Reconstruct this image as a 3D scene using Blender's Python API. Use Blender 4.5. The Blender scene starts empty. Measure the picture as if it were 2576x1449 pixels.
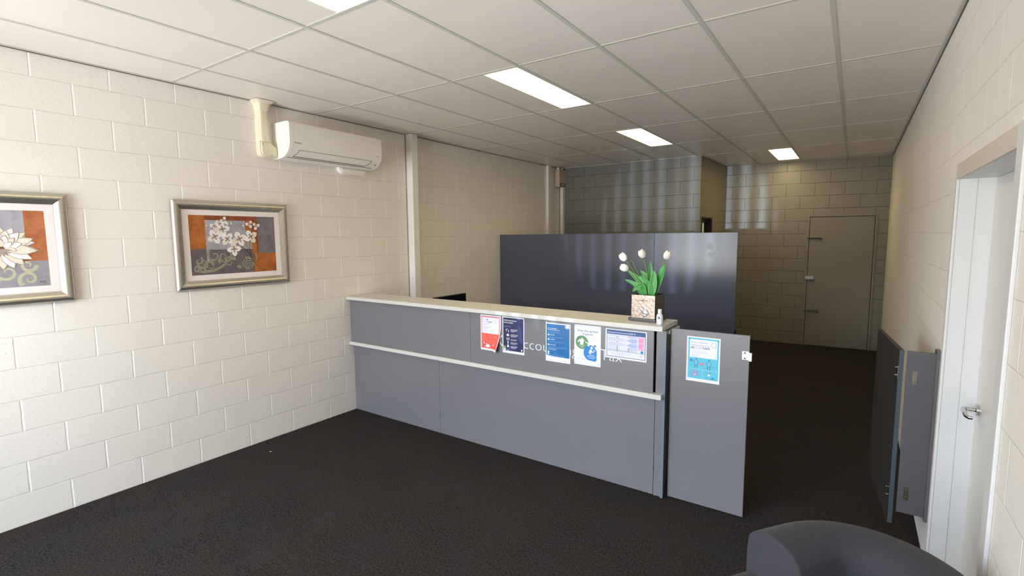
import bpy, bmesh, math, random
from mathutils import Vector, Matrix
random.seed(7)
PI = math.pi
SC = bpy.context.scene
COL = SC.collection

# ------------------------------------------------------------------ camera
F_PX, W_PX, H_PX = 1255.14, 2576, 1449
YAW, PITCH, ROLL = 0.6006, -0.1034, -0.007
cam_d = bpy.data.cameras.new('camera'); cam = bpy.data.objects.new('camera', cam_d); COL.objects.link(cam)
fw = Vector((-math.sin(YAW)*math.cos(PITCH), math.cos(YAW)*math.cos(PITCH), math.sin(PITCH)))
rt = Vector((math.cos(YAW), math.sin(YAW), 0)); up = rt.cross(fw)
r2 = rt*math.cos(ROLL)+up*math.sin(ROLL); u2 = -rt*math.sin(ROLL)+up*math.cos(ROLL)
M = Matrix((r2, u2, -fw)).transposed().to_4x4(); M.translation = (4.2466, 0.0, 1.7974)
cam.matrix_world = M
cam_d.sensor_width = 36.0; cam_d.sensor_fit = 'HORIZONTAL'; cam_d.lens = F_PX*36.0/W_PX
cam_d.clip_start = 0.05
SC.camera = cam

# ------------------------------------------------------------------ colour management
SC.view_settings.view_transform = 'Standard'; SC.view_settings.look = 'None'
SC.view_settings.gamma = 1.0; SC.view_settings.use_curve_mapping = False
SC.view_settings.exposure = 0.13
try:
    SC.cycles.use_denoising = True
    SC.cycles.max_bounces = 12; SC.cycles.diffuse_bounces = 7; SC.cycles.glossy_bounces = 5
    SC.cycles.transparent_max_bounces = 12
    SC.cycles.sample_clamp_indirect = 6.0
    SC.cycles.caustics_reflective = False; SC.cycles.caustics_refractive = False
except Exception:
    pass

H = 2.9495           # ceiling height
XR = 4.65            # right wall
YF = -1.30           # front (shop window) wall

# ------------------------------------------------------------------ world: daylight outside the shop window
world = bpy.data.worlds.new('daylight'); SC.world = world; world.use_nodes = True
wn = world.node_tree; wn.nodes.clear()
w_out = wn.nodes.new('ShaderNodeOutputWorld'); w_bg = wn.nodes.new('ShaderNodeBackground')
w_tc = wn.nodes.new('ShaderNodeTexCoord'); w_sep = wn.nodes.new('ShaderNodeSeparateXYZ'); w_rmp = wn.nodes.new('ShaderNodeValToRGB')
w_map = wn.nodes.new('ShaderNodeMapRange'); w_map.inputs['From Min'].default_value = -1; w_map.inputs['From Max'].default_value = 1
wn.links.new(w_tc.outputs['Generated'], w_sep.inputs[0]); wn.links.new(w_sep.outputs['Z'], w_map.inputs['Value'])
wn.links.new(w_map.outputs[0], w_rmp.inputs[0])
cr = w_rmp.color_ramp
cr.elements[0].position = 0.0; cr.elements[0].color = (2.65, 2.55, 2.50, 1)      # sunlit paving
cr.elements[1].position = 1.0; cr.elements[1].color = (1.2, 1.4, 1.8, 1)       # high sky
for p, c in ((0.30, (2.15, 2.08, 2.04, 1)), (0.475, (1.15, 1.08, 1.04, 1)), (0.485, (0.50, 0.52, 0.55, 1)), (0.535, (0.55, 0.58, 0.64, 1)), (0.56, (2.1, 2.2, 2.38, 1)), (0.72, (1.7, 1.85, 2.2, 1))):
    e = cr.elements.new(p); e.color = c
wn.links.new(w_rmp.outputs[0], w_bg.inputs['Color']); w_bg.inputs['Strength'].default_value = 11.0
wn.links.new(w_bg.outputs[0], w_out.inputs['Surface'])

def area_portal(loc, sx, sz):
    l = bpy.data.lights.new('window_portal', 'AREA'); l.shape = 'RECTANGLE'; l.size = sx; l.size_y = sz
    l.cycles.is_portal = True
    o = bpy.data.objects.new('window_portal', l); COL.objects.link(o); o.location = loc; o.rotation_euler = (PI/2, 0, 0)   # faces +y
    return o
por = area_portal((1.90, YF-0.13, 1.40), 3.44, 2.56)
por.rotation_euler = (-PI/2, 0, PI)
por.matrix_world = Matrix.Translation((1.90, YF-0.13, 1.40)) @ Matrix(((1,0,0),(0,0,-1),(0,1,0))).to_4x4()

# low glint of sun thrown back off a parked car, through the blind
gl = bpy.data.lights.new('sun_glint', 'SPOT'); gl.energy = 3500; gl.color = (0.68, 0.80, 1.0)
gl.shadow_soft_size = 0.03; gl.spot_size = math.radians(10.5); gl.spot_blend = 0.25
glo = bpy.data.objects.new('sun_glint', gl); COL.objects.link(glo)
g0, g1 = Vector((2.75, -5.8, 1.55)), Vector((2.05, 5.9, 1.95))
glo.location = g0; glo.rotation_euler = (g1-g0).to_track_quat('-Z', 'Y').to_euler()

LAMP_STRENGTH = 19.0

# ------------------------------------------------------------------ material helpers
def S(r, g, b):   # sRGB 0-255 -> linear
    f = lambda v: (v/12.92 if v <= 0.04045 else ((v+0.055)/1.055)**2.4)
    return (f(r/255), f(g/255), f(b/255), 1)
class N:
    def __init__(s, name):
        s.m = bpy.data.materials.new(name); s.m.use_nodes = True; s.t = s.m.node_tree
        s.b = s.t.nodes['Principled BSDF']; s.out = s.t.nodes['Material Output']
    def node(s, typ, **kw):
        n = s.t.nodes.new(typ)
        for k, v in kw.items(): setattr(n, k, v)
        return n
    def set(s, n, i, v):
        if hasattr(v, 'is_linked') or isinstance(v, bpy.types.NodeSocket): s.t.links.new(v, n.inputs[i])
        else: n.inputs[i].default_value = v
    def math(s, op, a, b=0.0, c=0.0):
        n = s.node('ShaderNodeMath', operation=op)
        s.set(n, 0, a); s.set(n, 1, b); s.set(n, 2, c); return n.outputs[0]
    def noise(s, scale, detail=2, rough=0.5, vec=None):
        n = s.node('ShaderNodeTexNoise'); n.inputs['Scale'].default_value = scale; n.inputs['Detail'].default_value = detail
        n.inputs['Roughness'].default_value = rough
        if vec is None: vec = s.coord()
        s.t.links.new(vec, n.inputs['Vector']); return n.outputs['Fac']
    def coord(s):
        if not hasattr(s, 'tc'): s.tc = s.node('ShaderNodeTexCoord')
        return s.tc.outputs['Object']
    def mix(s, f, a, b):
        n = s.node('ShaderNodeMix', data_type='RGBA'); s.set(n, 0, f); s.set(n, 6, a); s.set(n, 7, b); return n.outputs[2]
    def ramp(s, v, lo, hi, a=0.0, b=1.0):
        n = s.node('ShaderNodeMapRange'); n.clamp = True
        s.set(n, 'Value', v); s.set(n, 'From Min', lo); s.set(n, 'From Max', hi); s.set(n, 'To Min', a); s.set(n, 'To Max', b)
        return n.outputs[0]
    def bump(s, h, strength=0.5, dist=0.002):
        n = s.node('ShaderNodeBump'); n.inputs['Strength'].default_value = strength; n.inputs['Distance'].default_value = dist
        s.t.links.new(h, n.inputs['Height']); s.t.links.new(n.outputs[0], s.b.inputs['Normal'])
    def p(s, col=None, rough=None, metal=None, spec=None, **kw):
        if col is not None: s.set(s.b, 'Base Color', col)
        if rough is not None: s.set(s.b, 'Roughness', rough)
        if metal is not None: s.b.inputs['Metallic'].default_value = metal
        if spec is not None: s.b.inputs['Specular IOR Level'].default_value = spec
        for k, v in kw.items(): s.set(s.b, k.replace('_', ' '), v)
        return s.m
def plain(name, col, rough=0.5, metal=0.0, spec=0.5, var=0.04, scale=6.0, bump=0.0, bscale=300):
    n = N(name)
    f = n.noise(scale, 3)
    c1 = tuple(min(1, x*(1-var)) for x in col[:3])+(1,); c2 = tuple(min(1, x*(1+var)) for x in col[:3])+(1,)
    n.p(n.mix(f, c1, c2), rough, metal, spec)
    if bump: n.bump(n.noise(bscale, 2), bump, 0.001)
    return n.m

def block_mat(name, axis, phase, paint, mortar_v, mortar_h, rough=0.5, gloss=0.4, bumps=1.0, hw=(0.001, 0.0035)):
    n = N(name); sep = n.node('ShaderNodeSeparateXYZ'); n.t.links.new(n.coord(), sep.inputs[0])
    u = sep.outputs[axis]; z = sep.outputs['Z']
    wob = n.math('MULTIPLY', n.math('SUBTRACT', n.noise(9, 3), 0.5), 0.006)
    z2 = n.math('ADD', z, wob); u2_ = n.math('ADD', u, wob)
    idx = n.math('FLOOR', n.math('DIVIDE', z, 0.2))
    par = n.math('MULTIPLY', n.math('FLOORED_MODULO', idx, 2.0), 0.2)
    uu = n.math('SUBTRACT', n.math('SUBTRACT', u2_, phase), par)
    dv = n.math('ABSOLUTE', n.math('SUBTRACT', n.math('FLOORED_MODULO', n.math('ADD', uu, 0.2), 0.4), 0.2))
    dh = n.math('ABSOLUTE', n.math('SUBTRACT', n.math('FLOORED_MODULO', n.math('ADD', z2, 0.1), 0.2), 0.1))
    gv = n.ramp(dv, 0.003, 0.0065, 1, 0); gh = n.ramp(dh, hw[0], hw[1], 1, 0)
    # vertical joints stop short of the bed joint
    brk = n.ramp(n.noise(14, 2), 0.38, 0.5, 0.25, 1.0)
    tone = n.noise(1.3, 3); tone2 = n.noise(30, 3)
    c = n.mix(n.ramp(tone, 0.3, 0.7), tuple(x*0.97 for x in paint[:3])+(1,), paint)
    c = n.mix(n.math('MULTIPLY', n.math('MULTIPLY', gh, brk), 0.7), c, mortar_h)
    c = n.mix(n.math('MULTIPLY', gv, 0.8), c, mortar_v)
    n.p(c, rough, 0, gloss)
    spots = n.ramp(n.noise(70, 2), 0.66, 0.74); msk = n.ramp(n.noise(5, 2), 0.45, 0.6)
    h = n.math('ADD', n.math('MULTIPLY', n.math('MAXIMUM', gv, n.math('MULTIPLY', gh, 0.8)), -1.0), n.math('MULTIPLY', n.math('MULTIPLY', spots, msk), 0.7*bumps))
    h = n.math('ADD', h, n.math('MULTIPLY', tone2, 0.35*bumps))
    h = n.math('ADD', h, n.math('MULTIPLY', n.noise(160, 2), 0.18*bumps))
    n.bump(h, 0.55, 0.003)
    return n.m

WHITE = S(235, 231, 225)
M_white_wall = block_mat('painted_block_white', 'Y', 0.1617, WHITE, S(255, 254, 250), S(212, 207, 199), 0.55, 0.35, 1.9)  # upright joints near white: the light they catch is put into the colour
M_grey_mid = block_mat('painted_block_grey', 'X', 0.037, S(122, 123, 120), S(90, 87, 79), S(60, 58, 51), 0.36, 0.6, 0.6, (0.002, 0.0065))
M_grey_back = block_mat('painted_block_grey_rear', 'X', 0.1405, S(127, 123, 111), S(90, 87, 79), S(56, 54, 47), 0.36, 0.6, 0.6, (0.0022, 0.0068))
M_grey_side = block_mat('painted_block_grey_side', 'Y', 0.1, S(122, 117, 102), S(118, 114, 104), S(72, 70, 60), 0.4, 0.5, 0.6, (0.002, 0.006))
M_plaster = plain('plain_paint', S(225, 222, 216), 0.6)

def ceiling_mat():
    n = N('vinyl_ceiling_tile'); c = n.mix(n.ramp(n.noise(1.1, 3), 0.3, 0.7), S(228, 223, 217), S(235, 230, 224))
    n.p(c, n.ramp(n.noise(3, 3), 0.3, 0.7, 0.32, 0.45), 0, 0.4); n.bump(n.noise(4, 2), 0.06, 0.01); return n.m
M_ceil = ceiling_mat()
M_grid = plain('ceiling_grid_white', S(200, 197, 190), 0.45, 0, 0.3, 0.02)
def carpet_mat():
    n = N('black_carpet'); v = n.coord()
    big = n.ramp(n.noise(2.2, 4, 0.6), 0.35, 0.7); fine = n.noise(85, 4, 0.75); mid = n.noise(30, 4, 0.7)
    c = n.mix(n.ramp(fine, 0.35, 0.68), S(20, 19, 20), S(70, 66, 66))
    c = n.mix(n.ramp(mid, 0.62, 0.75), c, S(16, 15, 16))
    c = n.mix(n.math('MULTIPLY', big, 0.40), c, S(62, 54, 46)); c = n.mix(n.ramp(n.noise(3.7, 3), 0.5, 0.7, 0, 0.3), c, S(50, 50, 62))
    n.p(c, 0.95, 0, 0.05); n.bump(n.math('ADD', fine, mid), 0.8, 0.006); return n.m
M_carpet = carpet_mat()
def laminate(name, col, rough=0.30, spec=0.5):
    n = N(name); c = n.mix(n.noise(2.5, 3), tuple(x*0.97 for x in col[:3])+(1,), col)
    n.p(c, rough, 0, spec); return n.m
SLATE = S(116, 115, 121)
M_lam = laminate('slate_laminate', SLATE)
M_lam_dark = laminate('sky_tinted_dark_laminate', S(82, 86, 104), 0.20, 0.7)  # slate laminate, its extra blue a window sky reflection put into the colour
M_edge = plain('slate_edge_band', S(104, 116, 130), 0.4)
M_gap = plain('shadow_gap_black', S(14, 14, 16), 0.8)
M_top = laminate('pale_laminate_top', S(206, 205, 200), 0.35, 0.45)
M_steel_white = plain('white_painted_steel', S(236, 235, 233), 0.35, 0, 0.5, 0.01)
M_door_white = plain('white_door_paint', S(216, 215, 210), 0.35, 0, 0.5, 0.01)
M_frame_shade = plain('shaded_frame_face', S(205, 198, 188), 0.5)  # white door frame with the shade of its head put into the colour
M_chrome = plain('satin_chrome', (0.62, 0.62, 0.62, 1), 0.16, 1.0, 0.5, 0.02)
M_darkchrome = plain('dark_metal', (0.08, 0.08, 0.085, 1), 0.35, 1.0)
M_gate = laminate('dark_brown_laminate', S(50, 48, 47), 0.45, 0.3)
M_brass = plain('hinge_metal', (0.42, 0.38, 0.31, 1), 0.32, 1.0)
M_ac = plain('air_con_plastic', S(240, 237, 233), 0.38, 0, 0.5, 0.01)
M_ac_line = plain('air_con_seam', S(96, 88, 76), 0.6)
M_duct = plain('cream_duct_plastic', S(226, 217, 196), 0.38, 0, 0.5, 0.01)
M_black = plain('black_plastic', S(14, 14, 15), 0.35)
M_screen = plain('black_glass', S(6, 6, 8), 0.12)
M_greydoor = plain('grey_door_paint', S(130, 127, 119), 0.42, 0, 0.5, 0.03, 3)
M_box = plain('grey_metal_box', S(196, 184, 168), 0.45)
M_boxdark = plain('box_label_dark', S(52, 46, 42), 0.6)
M_alu = plain('dark_aluminium', S(58, 62, 64), 0.4, 0.6)
M_blind = plain('blind_fabric', S(225, 222, 215), 0.8)
def fabric_mat(name, col, sc=420):
    n = N(name); f = n.noise(sc, 2, 0.6)
    c = n.mix(n.ramp(f, 0.3, 0.7), tuple(x*0.8 for x in col[:3])+(1,), tuple(x*1.15 for x in col[:3])+(1,))
    c = n.mix(n.ramp(n.noise(7, 4), 0.35, 0.7, 0, 0.25), c, S(64, 60, 66))
    n.p(c, 0.85, 0, 0.25, Sheen_Weight=0.1, Sheen_Roughness=0.4); n.bump(f, 0.5, 0.0012); return n.m
M_fabric = fabric_mat('slate_upholstery', S(58, 58, 65))
M_fabric2 = fabric_mat('slate_upholstery_seat', S(64, 61, 64))
def glass_mat():
    n = N('window_glass'); t = n.t; tr = n.node('ShaderNodeBsdfTransparent'); g = n.node('ShaderNodeBsdfGlossy')
    g.inputs['Roughness'].default_value = 0.02; tr.inputs['Color'].default_value = (0.93, 0.95, 0.95, 1)
    fr = n.node('ShaderNodeFresnel'); fr.inputs['IOR'].default_value = 1.45; mx = n.node('ShaderNodeMixShader')
    t.links.new(fr.outputs[0], mx.inputs[0]); t.links.new(tr.outputs[0], mx.inputs[1]); t.links.new(g.outputs[0], mx.inputs[2])
    t.links.new(mx.outputs[0], n.out.inputs['Surface']); return n.m
M_glass = glass_mat()
def diffuser_mat():
    n = N('lit_prismatic_diffuser'); sep = n.node('ShaderNodeSeparateXYZ'); n.t.links.new(n.coord(), sep.inputs[0])
    ax = n.math('ABSOLUTE', sep.outputs['X']); ay = n.math('ABSOLUTE', sep.outputs['Y'])
    ex = n.ramp(ax, 0.075, 0.145, 1, 0.0); ey = n.ramp(ay, 0.47, 0.59, 1, 0.0)
    f = n.math('MULTIPLY', ex, ey)
    col = n.mix(f, (1.0, 0.76, 0.36, 1), (1.0, 0.77, 0.40, 1))
    st = n.math('MULTIPLY', n.math('ADD', n.math('MULTIPLY', f, 0.955), 0.045), LAMP_STRENGTH)
    n.p((0.8, 0.8, 0.78, 1), 0.4); n.set(n.b, 'Emission Color', col); n.set(n.b, 'Emission Strength', st); return n.m
M_diff = diffuser_mat()

# ------------------------------------------------------------------ mesh helpers
def link(name, me, parent=None):
    o = bpy.data.objects.new(name, me); COL.objects.link(o)
    if parent is not None: o.parent = parent
    return o
def obj(name, bm, mats, parent=None, smooth=False, loc=None, autosmooth=None):
    bmesh.ops.recalc_face_normals(bm, faces=bm.faces)
    me = bpy.data.meshes.new(name); bm.to_mesh(me); bm.free()
    for m in (mats if isinstance(mats, (list, tuple)) else [mats]): me.materials.append(m)
    o = link(name, me, parent)
    if smooth:
        for p in me.polygons: p.use_smooth = True
        if autosmooth:
            try: me.set_sharp_from_angle(angle=math.radians(autosmooth))
            except Exception: pass
    if loc is not None: o.location = loc
    return o
def thing(name, label, cat, loc=(0, 0, 0), rz=0.0, group=None):
    o = bpy.data.objects.new(name, None); COL.objects.link(o); o.empty_display_size = 0.1
    o.location = loc; o.rotation_euler = (0, 0, rz); o['label'] = label; o['category'] = cat
    if group: o['group'] = group
    return o
def tag(o, label, cat, group=None):
    o['label'] = label; o['category'] = cat
    if group: o['group'] = group
    return o
def struct(o, label=None, cat=None):
    o['kind'] = 'structure'
    if label: o['label'] = label
    if cat: o['category'] = cat
    return o
def box(bm, x0, x1, y0, y1, z0, z1, bev=0.0, mi=0, seg=2):
    r = bmesh.ops.create_cube(bm, size=1.0)
    vs = r['verts']
    for v in vs:
        v.co = Vector((x0+(v.co.x+0.5)*(x1-x0), y0+(v.co.y+0.5)*(y1-y0), z0+(v.co.z+0.5)*(z1-z0)))
    fs = set(f for v in vs for f in v.link_faces)
    for f in fs: f.material_index = mi
    if bev > 0:
        es = list(set(e for v in vs for e in v.link_edges))
        bmesh.ops.bevel(bm, geom=es, offset=bev, segments=seg, affect='EDGES', profile=0.5)
    return vs
def bx(name, d, mat, parent=None, bev=0.0, **kw):
    bm = bmesh.new(); box(bm, *d, bev=bev); return obj(name, bm, mat, parent, **kw)
def prism(bm, pts, vec, mi=0):
    """extrude a 3D polygon by vec"""
    a = [bm.verts.new(p) for p in pts]; b = [bm.verts.new(Vector(p)+Vector(vec)) for p in pts]
    n = len(pts); fs = [bm.faces.new(a), bm.faces.new(list(reversed(b)))]
    for i in range(n): fs.append(bm.faces.new((a[i], b[i], b[(i+1) % n], a[(i+1) % n])))
    for f in fs: f.material_index = mi
    return fs
def cyl(bm, p0, p1, r0, r1=None, seg=16, mi=0, cap=True):
    r1 = r0 if r1 is None else r1
    p0, p1 = Vector(p0), Vector(p1); d = (p1-p0).normalized()
    a = d.orthogonal().normalized(); b = d.cross(a)
    c0 = [bm.verts.new(p0+a*r0*math.cos(t)+b*r0*math.sin(t)) for t in [2*PI*i/seg for i in range(seg)]]
    c1 = [bm.verts.new(p1+a*r1*math.cos(t)+b*r1*math.sin(t)) for t in [2*PI*i/seg for i in range(seg)]]
    fs = [bm.faces.new((c0[i], c0[(i+1) % seg], c1[(i+1) % seg], c1[i])) for i in range(seg)]
    if cap: fs += [bm.faces.new(list(reversed(c0))), bm.faces.new(c1)]
    for f in fs: f.material_index = mi
def tube(bm, pts, rad, seg=10, mi=0):
    """tube along a polyline; rad number or list"""
    pts = [Vector(p) for p in pts]; n = len(pts); rs = rad if isinstance(rad, (list, tuple)) else [rad]*n
    rings = []; pa = None
    for i, p in enumerate(pts):
        d = (pts[min(i+1, n-1)]-pts[max(i-1, 0)]).normalized()
        a = d.orthogonal().normalized() if pa is None else (pa-d*pa.dot(d)).normalized()
        pa = a; b = d.cross(a)
        rings.append([bm.verts.new(p+a*rs[i]*math.cos(2*PI*k/seg)+b*rs[i]*math.sin(2*PI*k/seg)) for k in range(seg)])
    for i in range(n-1):
        for k in range(seg):
            f = bm.faces.new((rings[i][k], rings[i][(k+1) % seg], rings[i+1][(k+1) % seg], rings[i+1][k])); f.material_index = mi
    f = bm.faces.new(list(reversed(rings[0]))); f.material_index = mi
    f = bm.faces.new(rings[-1]); f.material_index = mi
def lathe(bm, prof, c=(0, 0, 0), seg=24, sx=1.0, sy=1.0, mi=0):
    rings = []
    for r, z in prof:
        rings.append([bm.verts.new((c[0]+r*sx*math.cos(2*PI*k/seg), c[1]+r*sy*math.sin(2*PI*k/seg), c[2]+z)) for k in range(seg)])
    for i in range(len(rings)-1):
        for k in range(seg):
            f = bm.faces.new((rings[i][k], rings[i][(k+1) % seg], rings[i+1][(k+1) % seg], rings[i+1][k])); f.material_index = mi
    f = bm.faces.new(list(reversed(rings[0]))); f.material_index = mi
    f = bm.faces.new(rings[-1]); f.material_index = mi
def bez(p0, p1, p2, n=10):
    p0, p1, p2 = Vector(p0), Vector(p1), Vector(p2)
    return [p0*(1-t)**2+p1*2*t*(1-t)+p2*t*t for t in [i/n for i in range(n+1)]]

# ------------------------------------------------------------------ printed sheets (flat artwork, posters, lettering)
_fontcache = {}
def text_mesh(s, off=0.0):
    k = (s, off)
    if k not in _fontcache:
        cu = bpy.data.curves.new('t', 'FONT'); cu.body = s; cu.size = 1.0; cu.offset = off; cu.resolution_u = 3
        o = bpy.data.objects.new('t', cu); COL.objects.link(o)
        dg = bpy.context.evaluated_depsgraph_get(); dg.update()
        me = bpy.data.meshes.new_from_object(o.evaluated_get(dg))
        vs = [(v.co.x, v.co.y) for v in me.vertices]; fs = [tuple(p.vertices) for p in me.polygons]
        bpy.data.objects.remove(o); bpy.data.meshes.remove(me); bpy.data.curves.remove(cu)
        _fontcache[k] = (vs, fs)
    return _fontcache[k]
class Sheet:
    """2D drawing in metres: u to the right, v up from the lower left corner, built as stacked flat pieces"""
    def __init__(s, origin, U, V, w, h, step=0.00025, warp=None):
        s.o, s.U, s.V = Vector(origin), Vector(U), Vector(V); s.Nv = s.U.cross(s.V); s.w, s.h = w, h
        s.bm = bmesh.new(); s.mats = []; s.lay = 0; s.step = step; s.warp = warp; s.eps = 0.00002 if step > 0.00008 else 0.000014
    def mi(s, m):
        if m not in s.mats: s.mats.append(m)
        return s.mats.index(m)
    def P(s, u, v, L):
        d = L*s.step; du = 0
        if s.warp: a, du = s.warp(u, v); d += a
        return s.o+s.U*(u+du)+s.V*v+s.Nv*d
    def face(s, pts, m, L=None):
        L = s.lay if L is None else L
        try:
            f = s.bm.faces.new([s.bm.verts.new(s.P(u, v, L)) for u, v in pts]); f.material_index = s.mi(m)
        except ValueError: pass
    def layer(s): s.lay += 1
    def nx(s): s.lay += s.eps/s.step
    def poly(s, pts, m): s.nx(); s.face(pts, m)
    def rect(s, u0, v0, u1, v1, m, n=1):
        s.nx()
        if s.warp: n = max(n, int(max(abs(u1-u0), abs(v1-v0))/0.02)+1)
        for i in range(n):
            for j in range(n):
                a, b = u0+(u1-u0)*i/n, u0+(u1-u0)*(i+1)/n; c, d = v0+(v1-v0)*j/n, v0+(v1-v0)*(j+1)/n
                s.face([(a, c), (b, c), (b, d), (a, d)], m)
    def ell(s, cu, cv, ru, rv, m, a0=0, seg=24):
        ca, sa = math.cos(a0), math.sin(a0); s.nx()
        s.face([(cu+ru*math.cos(t)*ca-rv*math.sin(t)*sa, cv+ru*math.cos(t)*sa+rv*math.sin(t)*ca) for t in [2*PI*i/seg for i in range(seg)]], m)
    def arc(s, cu, cv, r, w, m, a0=0, a1=2*PI, seg=28, ry=None):
        ry = ry or r; s.nx()
        for i in range(seg):
            t0, t1 = a0+(a1-a0)*i/seg, a0+(a1-a0)*(i+1)/seg
            s.face([(cu+(r-w/2)*math.cos(t0), cv+(ry-w/2)*math.sin(t0)), (cu+(r+w/2)*math.cos(t0), cv+(ry+w/2)*math.sin(t0)),
                    (cu+(r+w/2)*math.cos(t1), cv+(ry+w/2)*math.sin(t1)), (cu+(r-w/2)*math.cos(t1), cv+(ry-w/2)*math.sin(t1))], m)
    def line(s, pts, w, m):
        ws = w if isinstance(w, (list, tuple)) else [w]*len(pts); s.nx()
        P = [Vector(p) for p in pts]; L = []; R = []
        for i, p in enumerate(P):
            d = (P[min(i+1, len(P)-1)]-P[max(i-1, 0)]).normalized(); q = Vector((-d.y, d.x))*ws[i]/2
            L.append(p+q); R.append(p-q)
        for i in range(len(P)-1): s.face([tuple(R[i]), tuple(R[i+1]), tuple(L[i+1]), tuple(L[i])], m)
    def petal(s, cu, cv, ang, length, width, m, tip=0.5):
        pts = []
        for i in range(13):
            t = i/12; w = (math.sin(PI*t**1.15)**0.75 if tip < 0.45 else math.sin(PI*t**0.9)**0.9)*width/2
            pts.append((t*length, w))
        pts2 = pts+[(a, -b) for a, b in reversed(pts[1:-1])]
        c_, s_ = math.cos(ang), math.sin(ang); s.nx()
        s.face([(cu+a*c_-b*s_, cv+a*s_+b*c_) for a, b in pts2], m)
    def text(s, txt, u, v, h, m, off=0.0, width=None, align='L', track=1.0):
        """h = capital height, v = baseline"""
        vs, fs = text_mesh(txt, off); s.nx()
        sc = h/0.729
        x0 = min(a for a, b in vs); x1 = max(a for a, b in vs)
        sx = sc if width is None else width/(x1-x0)
        wd = (x1-x0)*sx
        u0 = u-x0*sx - (wd if align == 'R' else wd/2 if align == 'C' else 0)
        bv = [s.bm.verts.new(s.P(u0+a*sx, v+b*sc, s.lay)) for a, b in vs]
        for f in fs:
            try: ff = s.bm.faces.new([bv[i] for i in f]); ff.material_index = s.mi(m)
            except ValueError: pass
    def para(s, u, v, w, n, lead, m, th=0.0011, seed=1, ragged=0.25):
        rnd = random.Random(seed); s.nx()
        for i in range(n):
            x = u; end = u+w*(1-ragged*rnd.random() if i < n-1 else 0.5+0.3*rnd.random())
            while x < end-0.002:
                l = min(rnd.uniform(0.003, 0.010), end-x); s.face([(x, v-i*lead), (x+l, v-i*lead), (x+l, v-i*lead+th), (x, v-i*lead+th)], m); x += l+0.0012
    def done(s, name, parent=None, back=None, thick=0.0):
        me = bpy.data.meshes.new(name); s.bm.to_mesh(me); s.bm.free()
        for m in s.mats: me.materials.append(m)
        return link(name, me, parent)
def ink(name, r, g, b, rough=0.45, var=0.03, spec=0.5): return plain(name, S(r, g, b), rough, 0, spec, var, 30)

# ================================================================== SETTING
bm = bmesh.new(); box(bm, -0.2, 4.9, YF-0.2, 9.9, -0.1, 0.0); struct(obj('floor', bm, M_carpet))
bm = bmesh.new(); box(bm, -0.2, 4.9, YF-0.2, 9.9, H+0.0015, H+0.1); struct(obj('ceiling', bm, M_ceil))
# walls
bm = bmesh.new(); box(bm, -0.2, 0.0, YF-0.2, 9.9, 0, H+0.004); struct(obj('wall_left', bm, M_white_wall))
DY0, DY1, DZ = 2.15, 3.235, 2.055       # right-hand doorway
bm = bmesh.new()
box(bm, XR, XR+0.2, YF-0.2, DY0-0.03, 0, H+0.004); box(bm, XR, XR+0.2, DY1+0.03, 9.9, 0, H+0.004); box(bm, XR, XR+0.2, DY0-0.03, DY1+0.03, DZ+0.03, H+0.004)
struct(obj('wall_right', bm, M_white_wall))
# middle cross wall (front of the inner room)
XM = 2.335
bm = bmesh.new(); box(bm, 0.0, XM, 7.72, 7.87, 0, H+0.004); struct(obj('wall_middle', bm, M_grey_mid))
# inner side wall with doorway (slightly out of square)
SA = math.atan2(0.06, 1.48)
bm = bmesh.new(); L0 = 1.50
for d in ((-0.12, 0, 0.0, 0.085, 0, H+0.004), (-0.12, 0, 0.66, L0+0.2, 0, H+0.004), (-0.12, 0, 0.085, 0.66, 2.07, H+0.004)): box(bm, *d)
o = obj('wall_inner', bm, M_grey_side); o.location = (XM, 7.722, 0); o.rotation_euler = (0, 0, -SA); struct(o)
# rear wall, a few degrees off square
BA = math.atan2(0.18, 2.30)
BO = Vector((2.35, 9.20, 0))
bm = bmesh.new(); bw = 0.20
BX0, BX1, BZ = 1.262, 2.175, 2.10           # doorway in rear wall local x
box(bm, -2.5, BX0, 0, bw, 0, H+0.004); box(bm, BX1, 2.6, 0, bw, 0, H+0.004); box(bm, BX0, BX1, 0, bw, BZ, H+0.004)
o = obj('wall_back', bm, M_grey_back); o.location = BO; o.rotation_euler = (0, 0, BA); struct(o)
# front wall with the shop window
bm = bmesh.new()
WX0, WX1, WZ0, WZ1 = 0.18, 3.62, 0.12, 2.68
box(bm, 0, WX0, YF-0.2, YF, 0, H+0.004); box(bm, WX1, XR, YF-0.2, YF, 0, H+0.004)
box(bm, WX0, WX1, YF-0.2, YF, 0, WZ0); box(bm, WX0, WX1, YF-0.2, YF, WZ1, H+0.004)
struct(obj('wall_front', bm, M_plaster))
win = thing('window_1', 'wide aluminium shop window in the front wall', 'window', (0, 0, 0)); win['kind'] = 'structure'
bm = bmesh.new()
for x in (WX0, 1.30, 2.45, WX1-0.05): box(bm, x, x+0.05, YF-0.12, YF-0.05, WZ0, WZ1)
box(bm, WX0, WX1, YF-0.12, YF-0.05, WZ0, WZ0+0.05); box(bm, WX0, WX1, YF-0.12, YF-0.05, WZ1-0.05, WZ1)
obj('window_frame', bm, M_alu, win)
bx('window_pane', (WX0+0.02, WX1-0.02, YF-0.092, YF-0.086, WZ0+0.02, WZ1-0.02), M_glass, win)
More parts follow.
